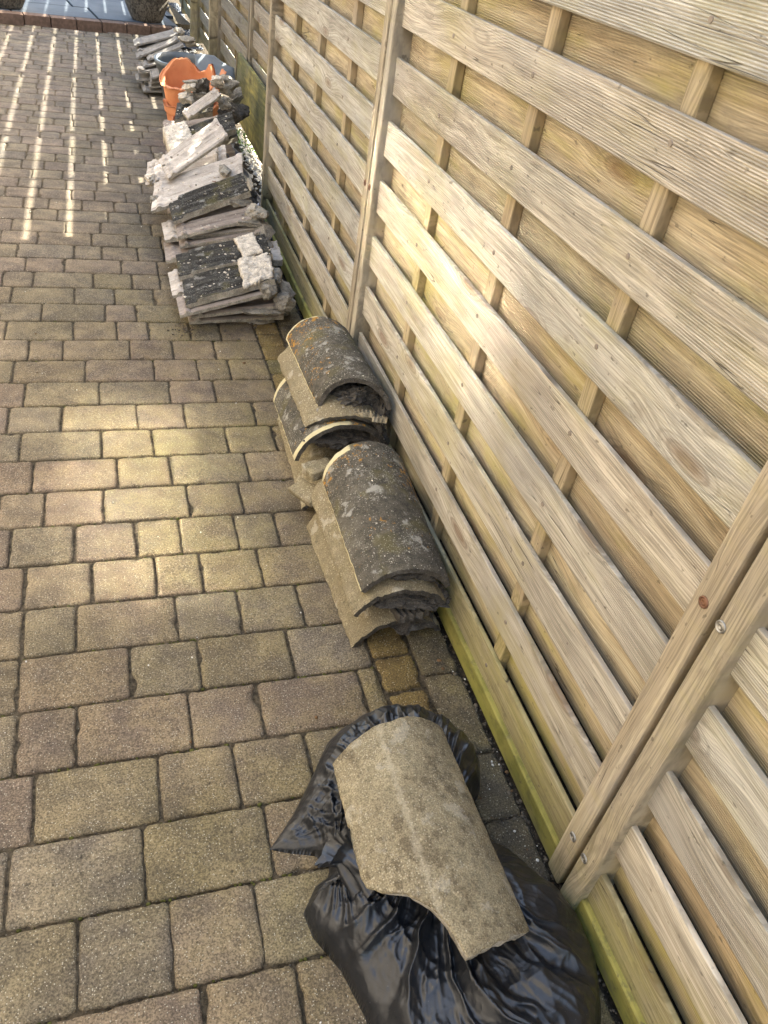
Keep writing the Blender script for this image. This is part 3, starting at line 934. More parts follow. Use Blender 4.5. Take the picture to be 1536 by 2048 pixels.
# far stack
c0 = ridge_tile('ridge_tile', ((-0.268, 1.262, 0.0), (-0.13, 1.262, 0.085), (0.004, 1.262, 0.0)), ((-0.254, 1.77, 0.0), (-0.125, 1.77, 0.09), (0.0, 1.77, 0.0)),
    rs, label='sandy ridge tile resting on the paving, lowest of the far stack', seed=5, jag=0.006, bumpy=0.0038)
c1 = ridge_tile('ridge_tile', ((-0.290, 1.325, 0.140), (-0.130, 1.322, 0.268), (-0.002, 1.322, 0.200)), ((-0.283, 1.72, 0.112), (-0.175, 1.74, 0.235), (0.0, 1.72, 0.16)),
    [M['ridge_dark_c'], M['mortar_dark'], M['cream']], label='dark ridge tile with a wide cream rim, low in the far ridge tile stack', seed=6, jag=0.004,
    cream=1)
c2 = ridge_tile('ridge_tile', ((-0.211, 1.415, 0.272), (-0.079, 1.385, 0.384), (0.008, 1.342, 0.300)), ((-0.229, 1.835, 0.283), (-0.130, 1.845, 0.366), (-0.004, 1.80, 0.305)),
    [M['ridge_dark_b'], M['mortar_dark'], M['cream']], label='dark ridge tile with white lichen blotches, topmost of the far stack', seed=8, jag=0.004,
    cream=1)
child_lump(c2, (-0.085, 1.44, 0.285), (0.095, 0.06, 0.05), M['mortar_dark'], 21, rough=0.7, sub=5)
child_lump(c2, (-0.015, 1.39, 0.25), (0.03, 0.06, 0.05), M['mortar_dark'], 23, rough=0.6)
child_lump(c1, (-0.13, 1.37, 0.19), (0.115, 0.05, 0.035), M['mortar_dark'], 25, rough=0.7, sub=5)
child_lump(c1, (-0.02, 1.36, 0.17), (0.035, 0.05, 0.06), M['mortar_dark'], 26, rough=0.5)
child_lump(c2, (-0.195, 1.405, 0.263), (0.018, 0.02, 0.012), M['mortar_grey'], 27)
c15 = ridge_tile('ridge_tile', ((-0.252, 1.375, 0.225), (-0.12, 1.33, 0.292), (0.004, 1.335, 0.232)), ((-0.262, 1.80, 0.225), (-0.15, 1.80, 0.315), (0.0, 1.79, 0.25)),
    rs, label='olive brown ridge tile with a crumbling left edge, second from the top of its stack', seed=9, jag=0.007, bumpy=0.0038)
ribbed('ribbed_fragment', (-0.080, 1.352, 0.278), -0.28, (0.062, 0.05, 0.014), 'cream ribbed tile fragment poking from beneath the topmost far ridge tile', rx=R(-20), ribs=5)
ribbed('ribbed_fragment', (-0.035, 1.332, 0.268), -0.28, (0.045, 0.055, 0.016), 'smaller cream ribbed fragment under the topmost far ridge tile beside the fence', rx=R(-22), ribs=3)
# pieces between the two stacks
def wedge(name, c, rot, size, mat, label, cat='tile fragment', seed=1):
    me = bar(size[0], size[1], size[2], 0.003, 1)
    bm = bmesh.new(); bm.from_mesh(me)
    bmesh.ops.subdivide_edges(bm, edges=[e for e in bm.edges if e.calc_length() > 0.02], cuts=5, use_grid_fill=True)
    for v in bm.verts:
        p = v.co * 30
        v.co += Vector((nz(p.x, p.y, p.z + seed), nz(p.x + 9, p.y, p.z), nz(p.x, p.y + 5, p.z))) * 0.004
    bm.to_mesh(me); bm.free()
    me.polygons.foreach_set('use_smooth', [True] * len(me.polygons))
    return tag(link(name, me, mat, None, c, rot), label, cat)
wedge('tile_fragment', (-0.225, 1.262, 0.150), (R(-8), R(-4), 0.3), (0.085, 0.07, 0.03), M['ridge_sand'], 'small flat sandy tile piece behind the top left corner of the near stack', seed=3)
wedge('tile_fragment', (-0.262, 1.238, 0.085), (R(-10), R(-25), 0.5), (0.06, 0.11, 0.022), M['ridge_sand'], 'thin tile shard standing on edge left of the gap between the ridge tile stacks', seed=5)

# ------------------------------------------------------------------ flat roof tiles
def roof_tile(corners, style, seed=0, thick=0.0155, label=None, parent=None, group='concrete roof tiles piled beside the fence', nu=40, nv=26, lumps=(), jag=1.0):
    """corners: near-left, near-right, far-right, far-left (top surface), world coordinates"""
    A, B, C, D = map(Vector, corners)
    og = (A + B + C + D) / 4
    nrm = (B - A).cross(D - A).normalized()
    if nrm.z < 0: nrm = -nrm
    V, F, MI = [], [], []
    def prof(u, v):
        if style in ('light', 'pale', 'grey'):       # underside up: two shallow channels and raised rims
            h = 0.0
            h += 0.0055 * max(0, 1 - abs(v - 0.06) / 0.06) ** 0.7 + 0.0075 * max(0, 1 - abs(v - 0.95) / 0.05) ** 0.7
            h += 0.0085 * math.exp(-((v - 0.52) / 0.05) ** 2)
            h -= 0.0085 * (math.exp(-((v - 0.30) / 0.10) ** 4) + math.exp(-((v - 0.74) / 0.10) ** 4))
            if u < 0.16:                               # head end with nibs
                h = h * 0.3 + 0.010 * (1 if (0.06 < u < 0.12 and ((v * 4.0) % 1) < 0.45) else 0)
            if u > 0.93: h += 0.007
            return h
        h = 0.0055 * math.cos(v * 2 * math.pi * 3.0) + 0.002 * nz(u * 3, v * 14, 5)
        if u < 0.15: h = -0.006
        return h
    for s in (0, 1):
        for i in range(nu + 1):
            for j in range(nv + 1):
                u, v = i / nu, j / nv
                uu, vv = u, v
                if i in (0, nu): uu += jag * (0.005 * nz(v * 6, seed, 1) + 0.004 * nz(v * 22, seed, 2))
                if j in (0, nv): vv += jag * (0.008 * nz(u * 5, seed, 4) + (0.011 if style == 'light' else 0.006) * nz(u * 24, seed, 5))
                p = (A * (1 - uu) + B * uu) * (1 - vv) + (D * (1 - uu) + C * uu) * vv
                if s == 0:
                    p = p + nrm * (prof(u, v) + 0.0006 * nz(p.x * 60, p.y * 60, seed))
                    if i in (0, nu) or j in (0, nv): p = p - nrm * 0.003
                else:
                    p = p - nrm * (thick + 0.003 * nz(u * 6, v * 6, seed) + (0.010 if style == 'dark' and (v < 0.08 or v > 0.92) else 0))
                V.append(p - og)
    W = nv + 1; off = (nu + 1) * W
    for i in range(nu):
        for j in range(nv):
            a = i * W + j
            F.append((a, a + W, a + W + 1, a + 1)); MI.append(0)
            F.append((off + a, off + a + 1, off + a + W + 1, off + a + W)); MI.append(1)
    for i in range(nu):
        for j in (0, nv):
            a = i * W + j; F.append((a, off + a, off + a + W, a + W)); MI.append(1)
    for j in range(nv):
        for i in (0, nu):
            a = i * W + j; F.append((a, a + 1, off + a + 1, off + a)); MI.append(1)
    me = mesh(V, F, True, MI)
    recalc(me)
    me.polygons.foreach_set('material_index', MI)
    uvl = me.attributes.new('uvt', 'FLOAT_VECTOR', 'POINT')
    uvl.data.foreach_set('vector', np.array([(i / nu, j / nv, 0) for s_ in (0, 1) for i in range(nu + 1) for j in range(nv + 1)], dtype=np.float32).ravel())
    top = {'dark': 'tile_dark', 'light': 'tile_light', 'pale': 'tile_pale', 'grey': 'tile_grey'}[style]
    me.materials.append(M[top]); me.materials.append(M['tile_grey'] if style == 'grey' else M['tile_side'])
    try: me.set_sharp_from_angle(angle=R(40))
    except Exception: pass
    o = tag(link('concrete_tile', me, None, None, og), label, 'roof tile', group)
    for k, (u, v, dz, size, mat, sd) in enumerate(lumps):
        p = (A * (1 - u) + B * u) * (1 - v) + (D * (1 - u) + C * u) * v + nrm * dz
        lump('mortar', p - og, size, M[mat], sd, parent=o, rough=0.38)
    return o
mg, mp = 'mortar_grey', 'mortar_pale'
T = [
 (((-0.486, 2.501, 0.022), (-0.084, 2.544, 0.027), (-0.084, 2.794, 0.027), (-0.486, 2.751, 0.022)), 'light', 'roof tile lying flat on the paving, lowest of the nearest pile', [(0.75, 0.03, -0.022, (0.07, 0.03, 0.012), mg, 31), (1.02, 0.3, -0.005, (0.03, 0.05, 0.02), mg, 32)]),
 (((-0.478, 2.478, 0.056), (-0.095, 2.49, 0.106), (-0.095, 2.74, 0.106), (-0.478, 2.728, 0.056)), 'light', 'second roof tile from the ground in the nearest pile', [(0.98, 0.1, 0.0, (0.05, 0.055, 0.036), mg, 33), (1.05, 0.5, 0.0, (0.045, 0.07, 0.04), mg, 34), (0.75, 0.02, -0.02, (0.09, 0.03, 0.014), mg, 30)]),
 (((-0.531, 2.424, 0.085), (-0.163, 2.48, 0.165), (-0.163, 2.73, 0.165), (-0.531, 2.674, 0.085)), 'light', 'roof tile right under the front dark one, its left corner jutting out over the paving', [(1.0, 0.1, 0.0, (0.04, 0.045, 0.034), mg, 35), (1.08, 0.5, 0.0, (0.045, 0.08, 0.04), mg, 36)]),
 (((-0.546, 2.598, 0.090), (-0.165, 2.58, 0.195), (-0.165, 2.815, 0.195), (-0.546, 2.833, 0.090)), 'pale', 'roof tile whose pale head end sticks out left between the two front dark tiles', []),
 (((-0.507, 2.453, 0.122), (-0.142, 2.50, 0.212), (-0.134, 2.745, 0.212), (-0.499, 2.698, 0.122)), 'dark', 'black mossy roof tile with pale mortar on its end, front of the nearest pile', []),
 (((-0.512, 2.701, 0.135), (-0.114, 2.72, 0.228), (-0.107, 2.96, 0.228), (-0.505, 2.94, 0.135)), 'dark', 'black roof tile with white specks and yellow moss, second row of the nearest pile', []),
 (((-0.546, 2.936, 0.100), (-0.123, 2.95, 0.180), (-0.118, 3.17, 0.180), (-0.541, 3.156, 0.100)), 'light', 'roof tile mostly buried behind the white specked black tile, pale end showing left', [(1.0, 0.1, 0.0, (0.05, 0.05, 0.034), mg, 37)]),
 (((-0.480, 3.005, 0.142), (-0.113, 3.02, 0.212), (-0.108, 3.26, 0.212), (-0.476, 3.245, 0.142)), 'light', 'light roof tile turned over, lower of the two behind the black specked tiles', [(1.03, 0.15, 0.0, (0.05, 0.055, 0.036), mg, 38), (0.8, 0.02, -0.02, (0.06, 0.02, 0.014), mg, 39)]),
 (((-0.539, 3.092, 0.135), (-0.088, 3.04, 0.232), (-0.088, 3.26, 0.232), (-0.539, 3.312, 0.135)), 'pale', 'roof tile with mossy nibs sticking out left below the large tilted black tile', []),
 (((-0.488, 3.011, 0.182), (-0.133, 3.05, 0.272), (-0.129, 3.29, 0.272), (-0.483, 3.251, 0.182)), 'light', 'pinkish roof tile turned over right below the large tilted black tile', [(1.03, 0.2, 0.0, (0.05, 0.065, 0.038), mg, 40), (0.88, 0.02, -0.02, (0.07, 0.02, 0.016), mg, 41)]),
 (((-0.502, 3.119, 0.217), (-0.141, 3.20, 0.338), (-0.145, 3.414, 0.356), (-0.507, 3.333, 0.235)), 'dark', 'large tilted black roof tile with a thick grey edge, middle of the pile', [(0.83, 0.05, -0.035, (0.06, 0.03, 0.022), mg, 42), (1.03, 0.3, 0.0, (0.014, 0.07, 0.022), mg, 43)]),
 (((-0.587, 3.275, 0.200), (-0.144, 3.398, 0.330), (-0.110, 3.683, 0.370), (-0.552, 3.561, 0.240)), 'pale', 'broad cream roof tile showing its channelled underside, carrying a grey mortar lump', [(0.80, 0.50, 0.008, (0.028, 0.075, 0.018), mg, 44)]),
 (((-0.587, 3.76, 0.165), (-0.175, 3.74, 0.28), (-0.145, 4.03, 0.31), (-0.558, 4.05, 0.195)), 'pale', 'whitish roof tile with knobbly left end below the diagonal cream one', []),
 (((-0.559, 3.67, 0.205), (-0.230, 3.70, 0.285), (-0.190, 4.02, 0.315), (-0.519, 3.99, 0.235)), 'pale', 'pale roof tile partly hidden under the diagonal cream one and the mortar cube', []),
 (((-0.489, 3.512, 0.280), (-0.175, 3.726, 0.440), (-0.209, 3.910, 0.470), (-0.523, 3.697, 0.310)), 'pale', 'cream roof tile lying diagonally across the pile, upside down', []),
 (((-0.440, 4.05, 0.225), (-0.041, 4.30, 0.295), (-0.027, 4.56, 0.325), (-0.427, 4.31, 0.255)), 'dark', 'lower dark roof tile under the brown mossy one with the pale mortar cube', []),
 (((-0.400, 3.895, 0.305), (-0.069, 4.191, 0.360), (-0.055, 4.459, 0.390), (-0.386, 4.163, 0.335)), 'dark', 'brown mossy black roof tile beside the pale mortar cube', []),
 (((-0.379, 4.50, 0.318), (-0.150, 4.60, 0.345), (-0.112, 4.855, 0.375), (-0.341, 4.767, 0.350)), 'dark', 'short black roof tile in front of the terracotta pots', []),
]
for i, (cn, st, lab, lm) in enumerate(T):
    roof_tile(cn, st, 50 + i, label=lab, lumps=lm)
# low tiles and rubble filling the inside of the pile
fill = [((-0.5, 3.45, 0.13), (-0.12, 3.45, 0.17), (-0.1, 3.75, 0.2), (-0.48, 3.75, 0.15)), ((-0.46, 3.5, 0.06), (-0.06, 3.5, 0.08), (-0.06, 3.9, 0.1), (-0.46, 3.9, 0.08)),
        ((-0.43, 4.2, 0.12), (-0.03, 4.3, 0.16), (-0.03, 4.65, 0.16), (-0.43, 4.55, 0.12)), ((-0.42, 4.6, 0.20), (-0.05, 4.7, 0.24), (-0.05, 5.0, 0.24), (-0.42, 4.9, 0.20)),
        ((-0.50, 3.02, 0.06), (-0.1, 3.02, 0.09), (-0.1, 3.3, 0.09), (-0.5, 3.3, 0.06)), ((-0.49, 2.72, 0.03), (-0.09, 2.72, 0.05), (-0.09, 3.0, 0.05), (-0.49, 3.0, 0.03))]
fl = ['roof tile deep inside the pile under the broad cream one', 'roof tile on the paving below the broad cream one', 'roof tile near the ground below the mortar cube', 'roof tile under the rubble in front of the orange pots', 'roof tile near the ground under the two overturned light tiles', 'roof tile on the paving under the second row of the nearest pile']
for i, cn in enumerate(fill):
    roof_tile(cn, 'light', 90 + i, label=fl[i], nu=16, nv=10)
# narrow light strip of tile lying on top
roof_tile(((-0.318, 4.288, 0.375), (-0.105, 4.549, 0.455), (-0.135, 4.64, 0.468), (-0.345, 4.375, 0.388)), 'pale', 120, 0.018, 'narrow pinkish broken strip of roof tile pointing up to the rubble', nu=24, nv=10, jag=2.5)
roof_tile(((-0.125, 2.83, 0.165), (-0.045, 2.825, 0.165), (-0.035, 3.04, 0.170), (-0.11, 3.04, 0.170)), 'pale', 121, 0.03, 'small pale end of a tile standing out right of the crumbly mortar slab', nu=10, nv=10)

# far pile
A_ = [((-0.495, 6.95, 0.255), (-0.147, 7.0, 0.36), (-0.147, 7.25, 0.36), (-0.495, 7.2, 0.255), 'topmost grey roof tile of the far pile near the terrace kerb'),
 ((-0.478, 6.9, 0.228), (-0.202, 6.95, 0.285), (-0.202, 7.15, 0.285), (-0.478, 7.1, 0.228), 'grey roof tile directly below the topmost of the far pile'),
 ((-0.49, 6.75, 0.205), (-0.16, 6.85, 0.345), (-0.16, 7.05, 0.345), (-0.49, 6.95, 0.205), 'steeply tilted grey roof tile across the front of the far pile'),
 ((-0.412, 6.65, 0.215), (-0.13, 6.7, 0.335), (-0.13, 6.9, 0.335), (-0.412, 6.85, 0.215), 'grey roof tile with a mortar knob above the blue plastic pot'),
 ((-0.448, 6.6, 0.175), (-0.20, 6.62, 0.25), (-0.20, 6.82, 0.25), (-0.448, 6.8, 0.175), 'grey roof tile with two nibs left of the blue pot rim'),
 ((-0.486, 6.58, 0.137), (-0.24, 6.6, 0.19), (-0.24, 6.8, 0.19), (-0.486, 6.78, 0.137), 'grey roof tile with whitish end halfway down the far pile'),
 ((-0.404, 6.38, 0.142), (-0.300, 6.38, 0.183), (-0.300, 6.6, 0.183), (-0.404, 6.6, 0.142), 'short broken roof tile with bright top beside the orange pot'),
 ((-0.406, 6.42, 0.106), (-0.26, 6.42, 0.145), (-0.26, 6.62, 0.145), (-0.406, 6.62, 0.106), 'grey roof tile under the short bright broken one'),
 ((-0.504, 6.6, 0.078), (-0.25, 6.6, 0.117), (-0.25, 6.8, 0.117), (-0.504, 6.8, 0.078), 'grey roof tile with a mossy left end low in the far pile'),
 ((-0.414, 6.44, 0.070), (-0.24, 6.44, 0.092), (-0.24, 6.64, 0.092), (-0.414, 6.64, 0.070), 'third roof tile up from the paving in the far pile'),
 ((-0.461, 6.45, 0.036), (-0.22, 6.45, 0.053), (-0.22, 6.7, 0.053), (-0.461, 6.7, 0.036), 'lowest roof tile of the far pile, left of the orange pots'),
 ((-0.47, 6.9, 0.17), (-0.1, 6.95, 0.22), (-0.1, 7.2, 0.22), (-0.47, 7.15, 0.17), 'grey roof tile hidden at the back of the far pile'),
 ((-0.46, 6.85, 0.10), (-0.1, 6.85, 0.14), (-0.1, 7.15, 0.14), (-0.46, 7.15, 0.10), 'grey roof tile low at the back of the far pile')]
for i, q in enumerate(A_):
    lm = []
    if i == 0: lm = [(1.05, 0.4, 0.0, (0.045, 0.08, 0.03), mg, 61)]
    if i == 3: lm = [(1.12, 0.5, 0.01, (0.07, 0.06, 0.024), mg, 62), (1.2, 0.5, -0.03, (0.06, 0.06, 0.02), mg, 63)]
    if i == 5: lm = [(0.12, 0.2, 0.01, (0.03, 0.04, 0.014), mp, 64)]
    roof_tile(q[:4], 'grey', 140 + i, 0.014, q[4], group='grey roof tiles in the far pile', nu=20, nv=12, lumps=lm)

# mortar slab bridging the two black tiles
def slab_block(name, top, thick, mat, label, cat, seed, nu=44, nv=44, amp=0.010, parent=None):
    A, B, C, D = map(Vector, top)
    og = (A + B + C + D) / 4
    V, F = [], []
    for s in (0, 1):
        for i in range(nu + 1):
            for j in range(nv + 1):
                u, v = i / nu, j / nv
                e = (i in (0, nu) or j in (0, nv))
                cu = u + (0.05 * nz(v * 5, seed, 3) + 0.03 * nz(v * 16, seed)) * (1 if i in (0, nu) else 0.6)
                cv = v + (0.05 * nz(u * 5, seed, 8) + 0.03 * nz(u * 16, seed, 2)) * (1 if j in (0, nv) else 0.6)
                ru = min(u, 1 - u, v, 1 - v)
                p = (A * (1 - cu) + B * cu) * (1 - cv) + (D * (1 - cu) + C * cu) * cv
                if s == 0:
                    k = amp * (nz(p.x * 22, p.y * 22, seed) + 0.55 * nz(p.x * 55, p.y * 55, seed) + 0.35 * nz(p.x * 130, p.y * 130, seed))
                    p = p + Vector((0, 0, k - (0.006 * max(0, 1 - ru / 0.06))))
                else: p = p - Vector((0, 0, thick))
                V.append(p - og)
    W = nv + 1; off = (nu + 1) * W
    for i in range(nu):
        for j in range(nv):
            a = i * W + j
            F.append((a, a + W, a + W + 1, a + 1)); F.append((off + a, off + a + 1, off + a + W + 1, off + a + W))
    for i in range(nu):
        for j in (0, nv):
            a = i * W + j; F.append((a, off + a, off + a + W, a + W))
    for j in range(nv):
        for i in (0, nu):
            a = i * W + j; F.append((a, a + 1, off + a + 1, off + a))
    me = recalc(mesh(V, F)); me.materials.append(mat)
    return tag(link(name, me, None, parent, og), label, cat)
slab_block('mortar_chunk', ((-0.272, 2.468, 0.196), (-0.145, 2.515, 0.226), (-0.118, 2.745, 0.232), (-0.262, 2.73, 0.205)), 0.02, M['mortar_pale'], 'crumbly pale mortar slab stuck on the end of the front black tile', 'mortar', 3, amp=0.012)
slab_block('mortar_chunk', ((-0.235, 2.74, 0.214), (-0.150, 2.75, 0.236), (-0.165, 2.955, 0.240), (-0.250, 2.94, 0.218)), 0.018, M['mortar_pale'], 'smoother whitish mortar slab on the end of the second black tile', 'mortar', 6, amp=0.005)
slab_block('mortar_chunk', ((-0.448, 3.905, 0.318), (-0.318, 4.045, 0.345), (-0.335, 4.285, 0.362), (-0.462, 4.235, 0.335)), 0.075, M['mortar_pale'], 'thick pale cube of old mortar sitting at the left end of the mossy brown tile', 'mortar', 12, amp=0.012)

# rubble on top, in front of the pots
RUB = [((-0.300, 4.68, 0.395), (0.050, 0.050, 0.036), mp, 'pale rounded mortar lump at the left end of the rubble', 3),
 ((-0.190, 4.72, 0.385), (0.085, 0.055, 0.040), mg, 'wide folded mortar chunk with a ragged lower edge in the middle of the rubble', 5),
 ((-0.270, 4.70, 0.450), (0.050, 0.035, 0.024), mp, 'small pale stone under the thin slate piece in front of the orange pot', 8),
 ((-0.205, 4.68, 0.470), (0.045, 0.040, 0.045), 'mortar_dark', 'dark grey pointed stone leaning on the orange pot', 11),
 ((-0.055, 4.82, 0.455), (0.085, 0.060, 0.050), mg, 'large grey concrete lump on the right of the rubble', 14),
 ((-0.105, 4.75, 0.490), (0.040, 0.035, 0.026), mp, 'whitish stone on top of the large grey concrete lump', 17),
 ((0.020, 4.90, 0.370), (0.050, 0.060, 0.060), mg, 'blue grey rubble lump at the right against the fence', 20),
 ((-0.080, 4.60, 0.405), (0.045, 0.035, 0.030), mg, 'jagged rubble piece right of the narrow pinkish strip', 22),
 ((0.0, 4.78, 0.30), (0.09, 0.09, 0.06), 'mortar_dark', 'dark rubble lump low down between rubble and leaning board', 24),
 ((-0.55, 3.40, 0.205), (0.030, 0.035, 0.022), mg, 'mossy mortar crumb at the left corner of the broad cream tile', 27),
 ((-0.56, 3.72, 0.215), (0.030, 0.05, 0.022), mp, 'knobbly mortar crumb on the left edge of the whitish tile', 29),
 ((-0.50, 3.98, 0.24), (0.028, 0.04, 0.022), mg, 'small mortar crumb left of the mortar cube', 33),
 ((-0.12, 3.60, 0.15), (0.10, 0.12, 0.10), 'mortar_dark', 'dark rubble filling the gap right of the broad cream tile', 35)]
for c_, s_, mt, lab, sd in RUB:
    tag(lump('mortar_lump', c_, s_, M[mt], sd, 4, 0.55), lab, 'rubble', 'lumps of mortar rubble on the pile')
wedge('slate_shard', (-0.275, 4.62, 0.492), (R(4), R(-5), 0.2), (0.085, 0.03, 0.012), M['mortar_grey'], 'thin flat shard lying on a pale stone in front of the orange pot', 'shard')
wedge('brick_shard', (-0.115, 4.74, 0.437), (R(30), R(30), 0.6), (0.05, 0.02, 0.016), M['terracotta'], 'small red brick shard tucked into the grey rubble', 'shard')
def nail_obj(p0, p1, label):
    d = Vector(p1) - Vector(p0)
    bm = bmesh.new()
    bmesh.ops.create_cone(bm, cap_ends=True, segments=8, radius1=0.0022, radius2=0.0022, depth=d.length)
    me = bpy.data.meshes.new('shape'); bm.to_mesh(me); bm.free()
    o = link('nail', me, M['rust'], None, (Vector(p0) + Vector(p1)) / 2); o.rotation_euler = d.to_track_quat('Z', 'Y').to_euler()
    tag(o, label, 'nail')
nail_obj((-0.285, 3.44, 0.301), (-0.255, 3.40, 0.307), 'rusty nail on the broad cream tile')
nail_obj((-0.215, 3.86, 0.456), (-0.193, 3.80, 0.456), 'rusty nail near the top end of the diagonal cream tile')

# ------------------------------------------------------------------ pots
def lathe(prof, n=64, jag=None, seed=0, arc=(0, 2 * math.pi), closed=True):
    V, F = [], []
    m_ = len(prof)
    a0, a1 = arc
    full = closed and abs(a1 - a0 - 2 * math.pi) < 1e-6
    N = n if full else n + 1
    for i in range(N):
        a = a0 + (a1 - a0) * i / n
        lim = jag(a) if jag else 1e9
        for r_, z in prof:
            V.append((r_ * math.cos(a), r_ * math.sin(a), min(z, lim)))
    for i in range(n if full else n):
        i2 = (i + 1) % N
        for k in range(m_ - 1):
            a = i * m_ + k; b = i2 * m_ + k
            F.append((a, b, b + 1, a + 1))
    return recalc(mesh(V, F))
def pot_prof(rb, rt, h, th=0.012, rim=0.035, rimout=0.010, steps=10):
    out = []
    for i in range(steps + 1):
        k = i / steps
        z = h * k; r_ = rb + (rt - rb) * k
        if z > h - rim: r_ += rimout
        out.append((r_, z))
        if i < steps and z <= h - rim < h * (i + 1) / steps:
            out.append((rb + (rt - rb) * (h - rim) / h, h - rim)); out.append((rb + (rt - rb) * (h - rim) / h + rimout, h - rim + 0.002))
    inner = [(rt - th, h)] + [(rb + (rt - rb) * (1 - i / steps) - th, h * (1 - i / steps) + (0.012 if i == steps else 0)) for i in range(1, steps + 1)] + [(0.0, 0.012)]
    return [(0.0, 0.0), (rb, 0.0)] + out[1:] + inner
pp = pot_prof(0.125, 0.205, 0.34, 0.014, 0.085, 0.012, 24)
def jg(a):
    d = math.degrees(a) % 360          # 0 = towards the fence, 180 = away from it, 270 = towards the viewer
    key = [(0, 0.30), (20, 0.35), (38, 0.29), (58, 0.27), (80, 0.335), (108, 0.35), (135, 0.30), (190, 0.255), (230, 0.26), (262, 0.26), (300, 0.24), (340, 0.26), (360, 0.30)]
    for (a0, h0), (a1, h1) in zip(key, key[1:]):
        if a0 <= d <= a1: return h0 + (h1 - h0) * (d - a0) / (a1 - a0) + 0.012 * nz(a * 3.0, 3) + 0.005 * nz(a * 11, 5)
pp = pot_prof(0.140, 0.172, 0.36, 0.013, 0.10, 0.010, 30)
orange = link('terracotta_pot', lathe(pp, 96, jg), M['terracotta'], None, (-0.205, 5.32, 0.105), (R(7), R(-5), 0))
tag(orange, 'large broken orange terracotta pot standing open at the back of the rubble', 'plant pot', 'broken terracotta pots')
pp2 = pot_prof(0.145, 0.172, 0.27, 0.013, 0.07, 0.010, 24)
o2 = link('terracotta_pot', lathe(pp2, 72, lambda a: 0.255 + 0.03 * nz(math.cos(a) * 1.6, math.sin(a) * 1.6, 9), 3), M['terracotta'], None, (-0.200, 5.27, -0.012), (R(3), R(-2), 0))
tag(o2, 'smaller orange pot squeezed under the large broken one', 'plant pot', 'broken terracotta pots')
def shard(loc, rot, arc, h, r0, label, seed):
    pr = [(r0, 0), (r0 + 0.02, h * 0.5), (r0 + 0.035, h), (r0 + 0.022, h), (r0 + 0.007, h * 0.5), (r0 - 0.013, 0), (r0, 0)]
    o = link('pot_shard', lathe(pr, 20, lambda a: h * (0.85 + 0.5 * nz(a * 2.0, seed)), seed, (0, arc), False), M['terracotta'], None, loc, rot)
    tag(o, label, 'pot shard', 'orange terracotta shards')
shard((-0.19, 5.10, 0.0), (R(6), R(-12), R(150)), 1.6, 0.15, 0.16, 'curved orange shard low at the left of the broken pots', 3)
shard((-0.20, 5.22, 0.33), (R(-3), R(6), R(-20)), 0.7, 0.165, 0.16, 'pointed orange shard on the right of the broken pots', 7)
gp = link('plastic_pot', lathe([(0, 0), (0.125, 0), (0.155, 0.27), (0.165, 0.272), (0.168, 0.302), (0.175, 0.304), (0.178, 0.335), (0.165, 0.338), (0.16, 0.30), (0.12, 0.02), (0, 0.02)], 72), M['potplastic'], None, (-0.205, 5.98, 0.035), (R(4), R(-3), 0))
tag(gp, 'round grey blue plastic pot with a double rim behind the orange pots', 'plant pot')
# pale blue sheet of plastic
V, F = [], []
for i in range(13):
    for j in range(9):
        u, v = i / 12, j / 8
        V.append((-0.14 + 0.27 * u, 5.62 + 0.10 * v + 0.02 * math.sin(u * 4), 0.30 + 0.16 * v * (1 - 0.5 * abs(u - 0.5)) + 0.03 * math.sin(u * 3 + v * 2)))
for i in range(12):
    for j in range(8):
        a = i * 9 + j; F.append((a, a + 9, a + 10, a + 1))
me = mesh(V, F); me.materials.append(M['bluesheet'])
so = link('plastic_sheet', me); sm_ = so.modifiers.new('thick', 'SOLIDIFY'); sm_.thickness = 0.006
tag(so, 'pale blue plastic sheet behind the orange pots against the fence', 'plastic sheet')
# dark liner foil along the right of the pile
V, F = [], []
NL = 60
for i in range(NL + 1):
    for j in range(11):
        u, v = i / NL, j / 10
        y = 3.35 + 1.9 * u
        z = 0.01 + (0.13 + 0.10 * nz(u * 5, 1)) * (1 - v) ** 1.3
        x = -0.10 + 0.16 * v + 0.03 * nz(u * 9, v * 3, 2) + 0.02 * u
        V.append((x, y, z + 0.02 * nz(u * 16, v * 4, 5)))
for i in range(NL):
    for j in range(10):
        a = i * 11 + j; F.append((a, a + 11, a + 12, a + 1))
me = mesh(V, F); me.materials.append(M['liner'])
lo_ = link('foil_liner', me); sm_ = lo_.modifiers.new('thick', 'SOLIDIFY'); sm_.thickness = 0.003
tag(lo_, 'dark blue crumpled foil spilling out on the fence side of the pile', 'foil')

